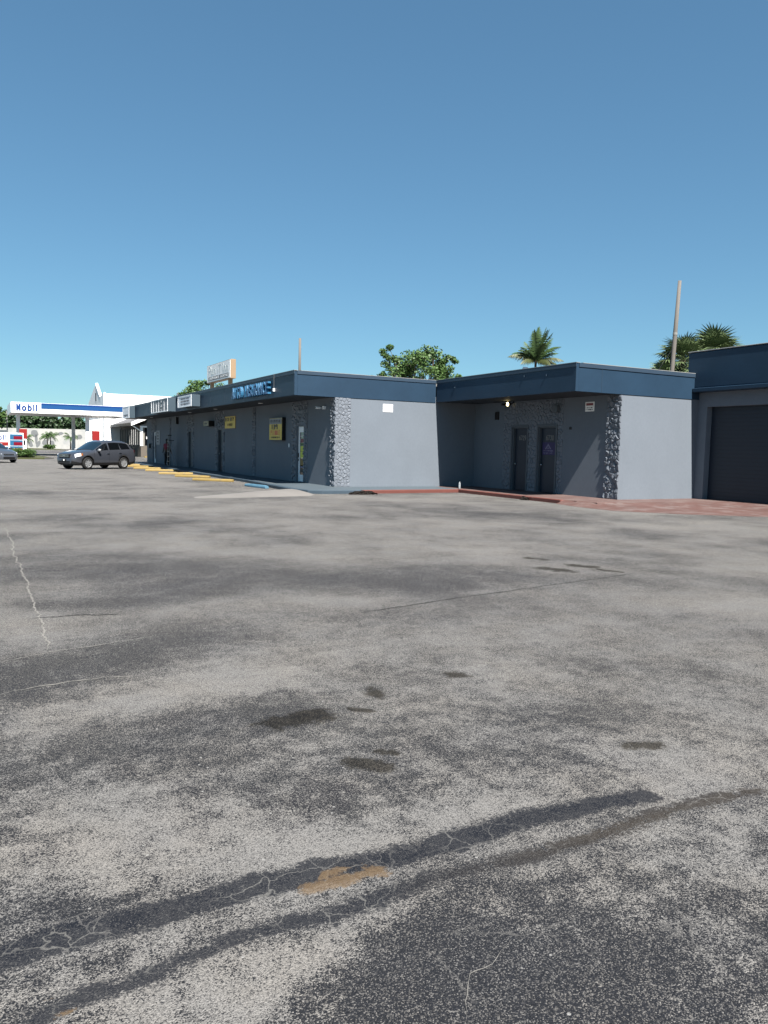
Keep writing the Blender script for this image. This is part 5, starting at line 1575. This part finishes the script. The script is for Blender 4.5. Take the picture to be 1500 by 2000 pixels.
# restaurant with timber windows
rs = thing('restaurant', 'beige gabled restaurant with narrow timber windows and white roof edge', 'building', (15.95, 88.0, 0))
box('base_wall', 0.0, 14, 0.0, 16, 0.0, 1.25, 'brown_wall', rs)
box('walls', 0.12, 14, 0.12, 16, 1.251, 3.6, 'beige_wall', rs)
for k in range(12):
    w_ = box('window', 0.06, 0.119, 0.7 + 1.25*k, 1.6 + 1.25*k, 1.35, 3.15, 'glass_dark', rs)
    box('mullion', 0.0, 0.058, 1.65 + 1.25*k, 1.88 + 1.25*k, 1.26, 3.3, 'off_white', rs)
w_ = box('window', 0.45, 3.4, 0.06, 0.119, 1.35, 3.3, 'glass_dark', rs)
box('window_mark', 0.6, 1.5, 0.045, 0.0595, 2.05, 2.3, 'bright_white', w_)
box('corner_post', -0.06, 0.22, -0.06, 0.22, 1.252, 3.5, 'bright_white', rs)
box('lintel', 0.221, 3.6, -0.02, 0.115, 3.32, 3.5, 'bright_white', rs)
rf = MB().add([(-1.15, -0.9, 3.55), (7, -0.9, 7.2), (7, 16.5, 7.2), (-1.15, 16.5, 3.55), (-1.15, -0.9, 3.75), (7, -0.9, 7.4), (7, 16.5, 7.4), (-1.15, 16.5, 3.75),],
              [(0, 3, 2, 1), (4, 5, 6, 7), (0, 1, 5, 4), (2, 3, 7, 6), (3, 0, 4, 7)])
rf.add([(7.001, -0.9, 7.2), (15.15, -0.9, 3.55), (15.15, 16.5, 3.55), (7.001, 16.5, 7.2), (7.001, -0.9, 7.4), (15.15, -0.9, 3.75), (15.15, 16.5, 3.75), (7.001, 16.5, 7.4)],
       [(0, 3, 2, 1), (4, 5, 6, 7), (0, 1, 5, 4), (1, 2, 6, 5), (2, 3, 7, 6)])
ro = obj('roof', rf, 'roof_shingle', rs, fixn=True)
rk = MB().add([(-1.2, -0.95, 3.45), (7, -0.95, 7.12), (7, -0.95, 7.5), (-1.2, -0.95, 3.83), (-1.2, -0.905, 3.45), (7, -0.905, 7.12), (7, -0.905, 7.5), (-1.2, -0.905, 3.83)],
              [(0, 1, 2, 3), (7, 6, 5, 4), (0, 4, 5, 1), (3, 2, 6, 7), (0, 3, 7, 4)])
obj('rake_board', rk, 'bright_white', ro, fixn=True)
box('eave_board', -1.2, -1.151, -0.9, 16.5, 3.48, 3.80, 'off_white', ro)
obj('gable_wall', MB().add([(0.12, 0.121, 3.601), (13.9, 0.121, 3.601), (7, 0.121, 6.9)], [(0, 1, 2)]), 'beige_wall', rs)
obj('brace', MB().tube([(-1.0, -0.5, 3.5), (0.0, -0.1, 2.9)], 0.07, 6), 'bright_white', rs)
kb2 = obj('kerb', MB().box(15.9, 24, 85.6, 85.85, -0.05, 0.16), 'yellow_paint')
kb2['kind'] = 'structure'
t = thing('round_shrub', 'bright green shrub by the yellow kerb at the restaurant corner', 'shrub', (17.6, 86.6, 0))
obj('stems', MB().tube([(0, 0, 0), (0, 0, 0.5)], 0.1, 6), 'bark', t)
leaves('foliage', [(rng.uniform(-1.2, 1.6), rng.uniform(-.4, .4), rng.uniform(.2, .9), .3) for _ in range(40)], 45, 0.3, 0.09, 'leaf_mid', t, 14)
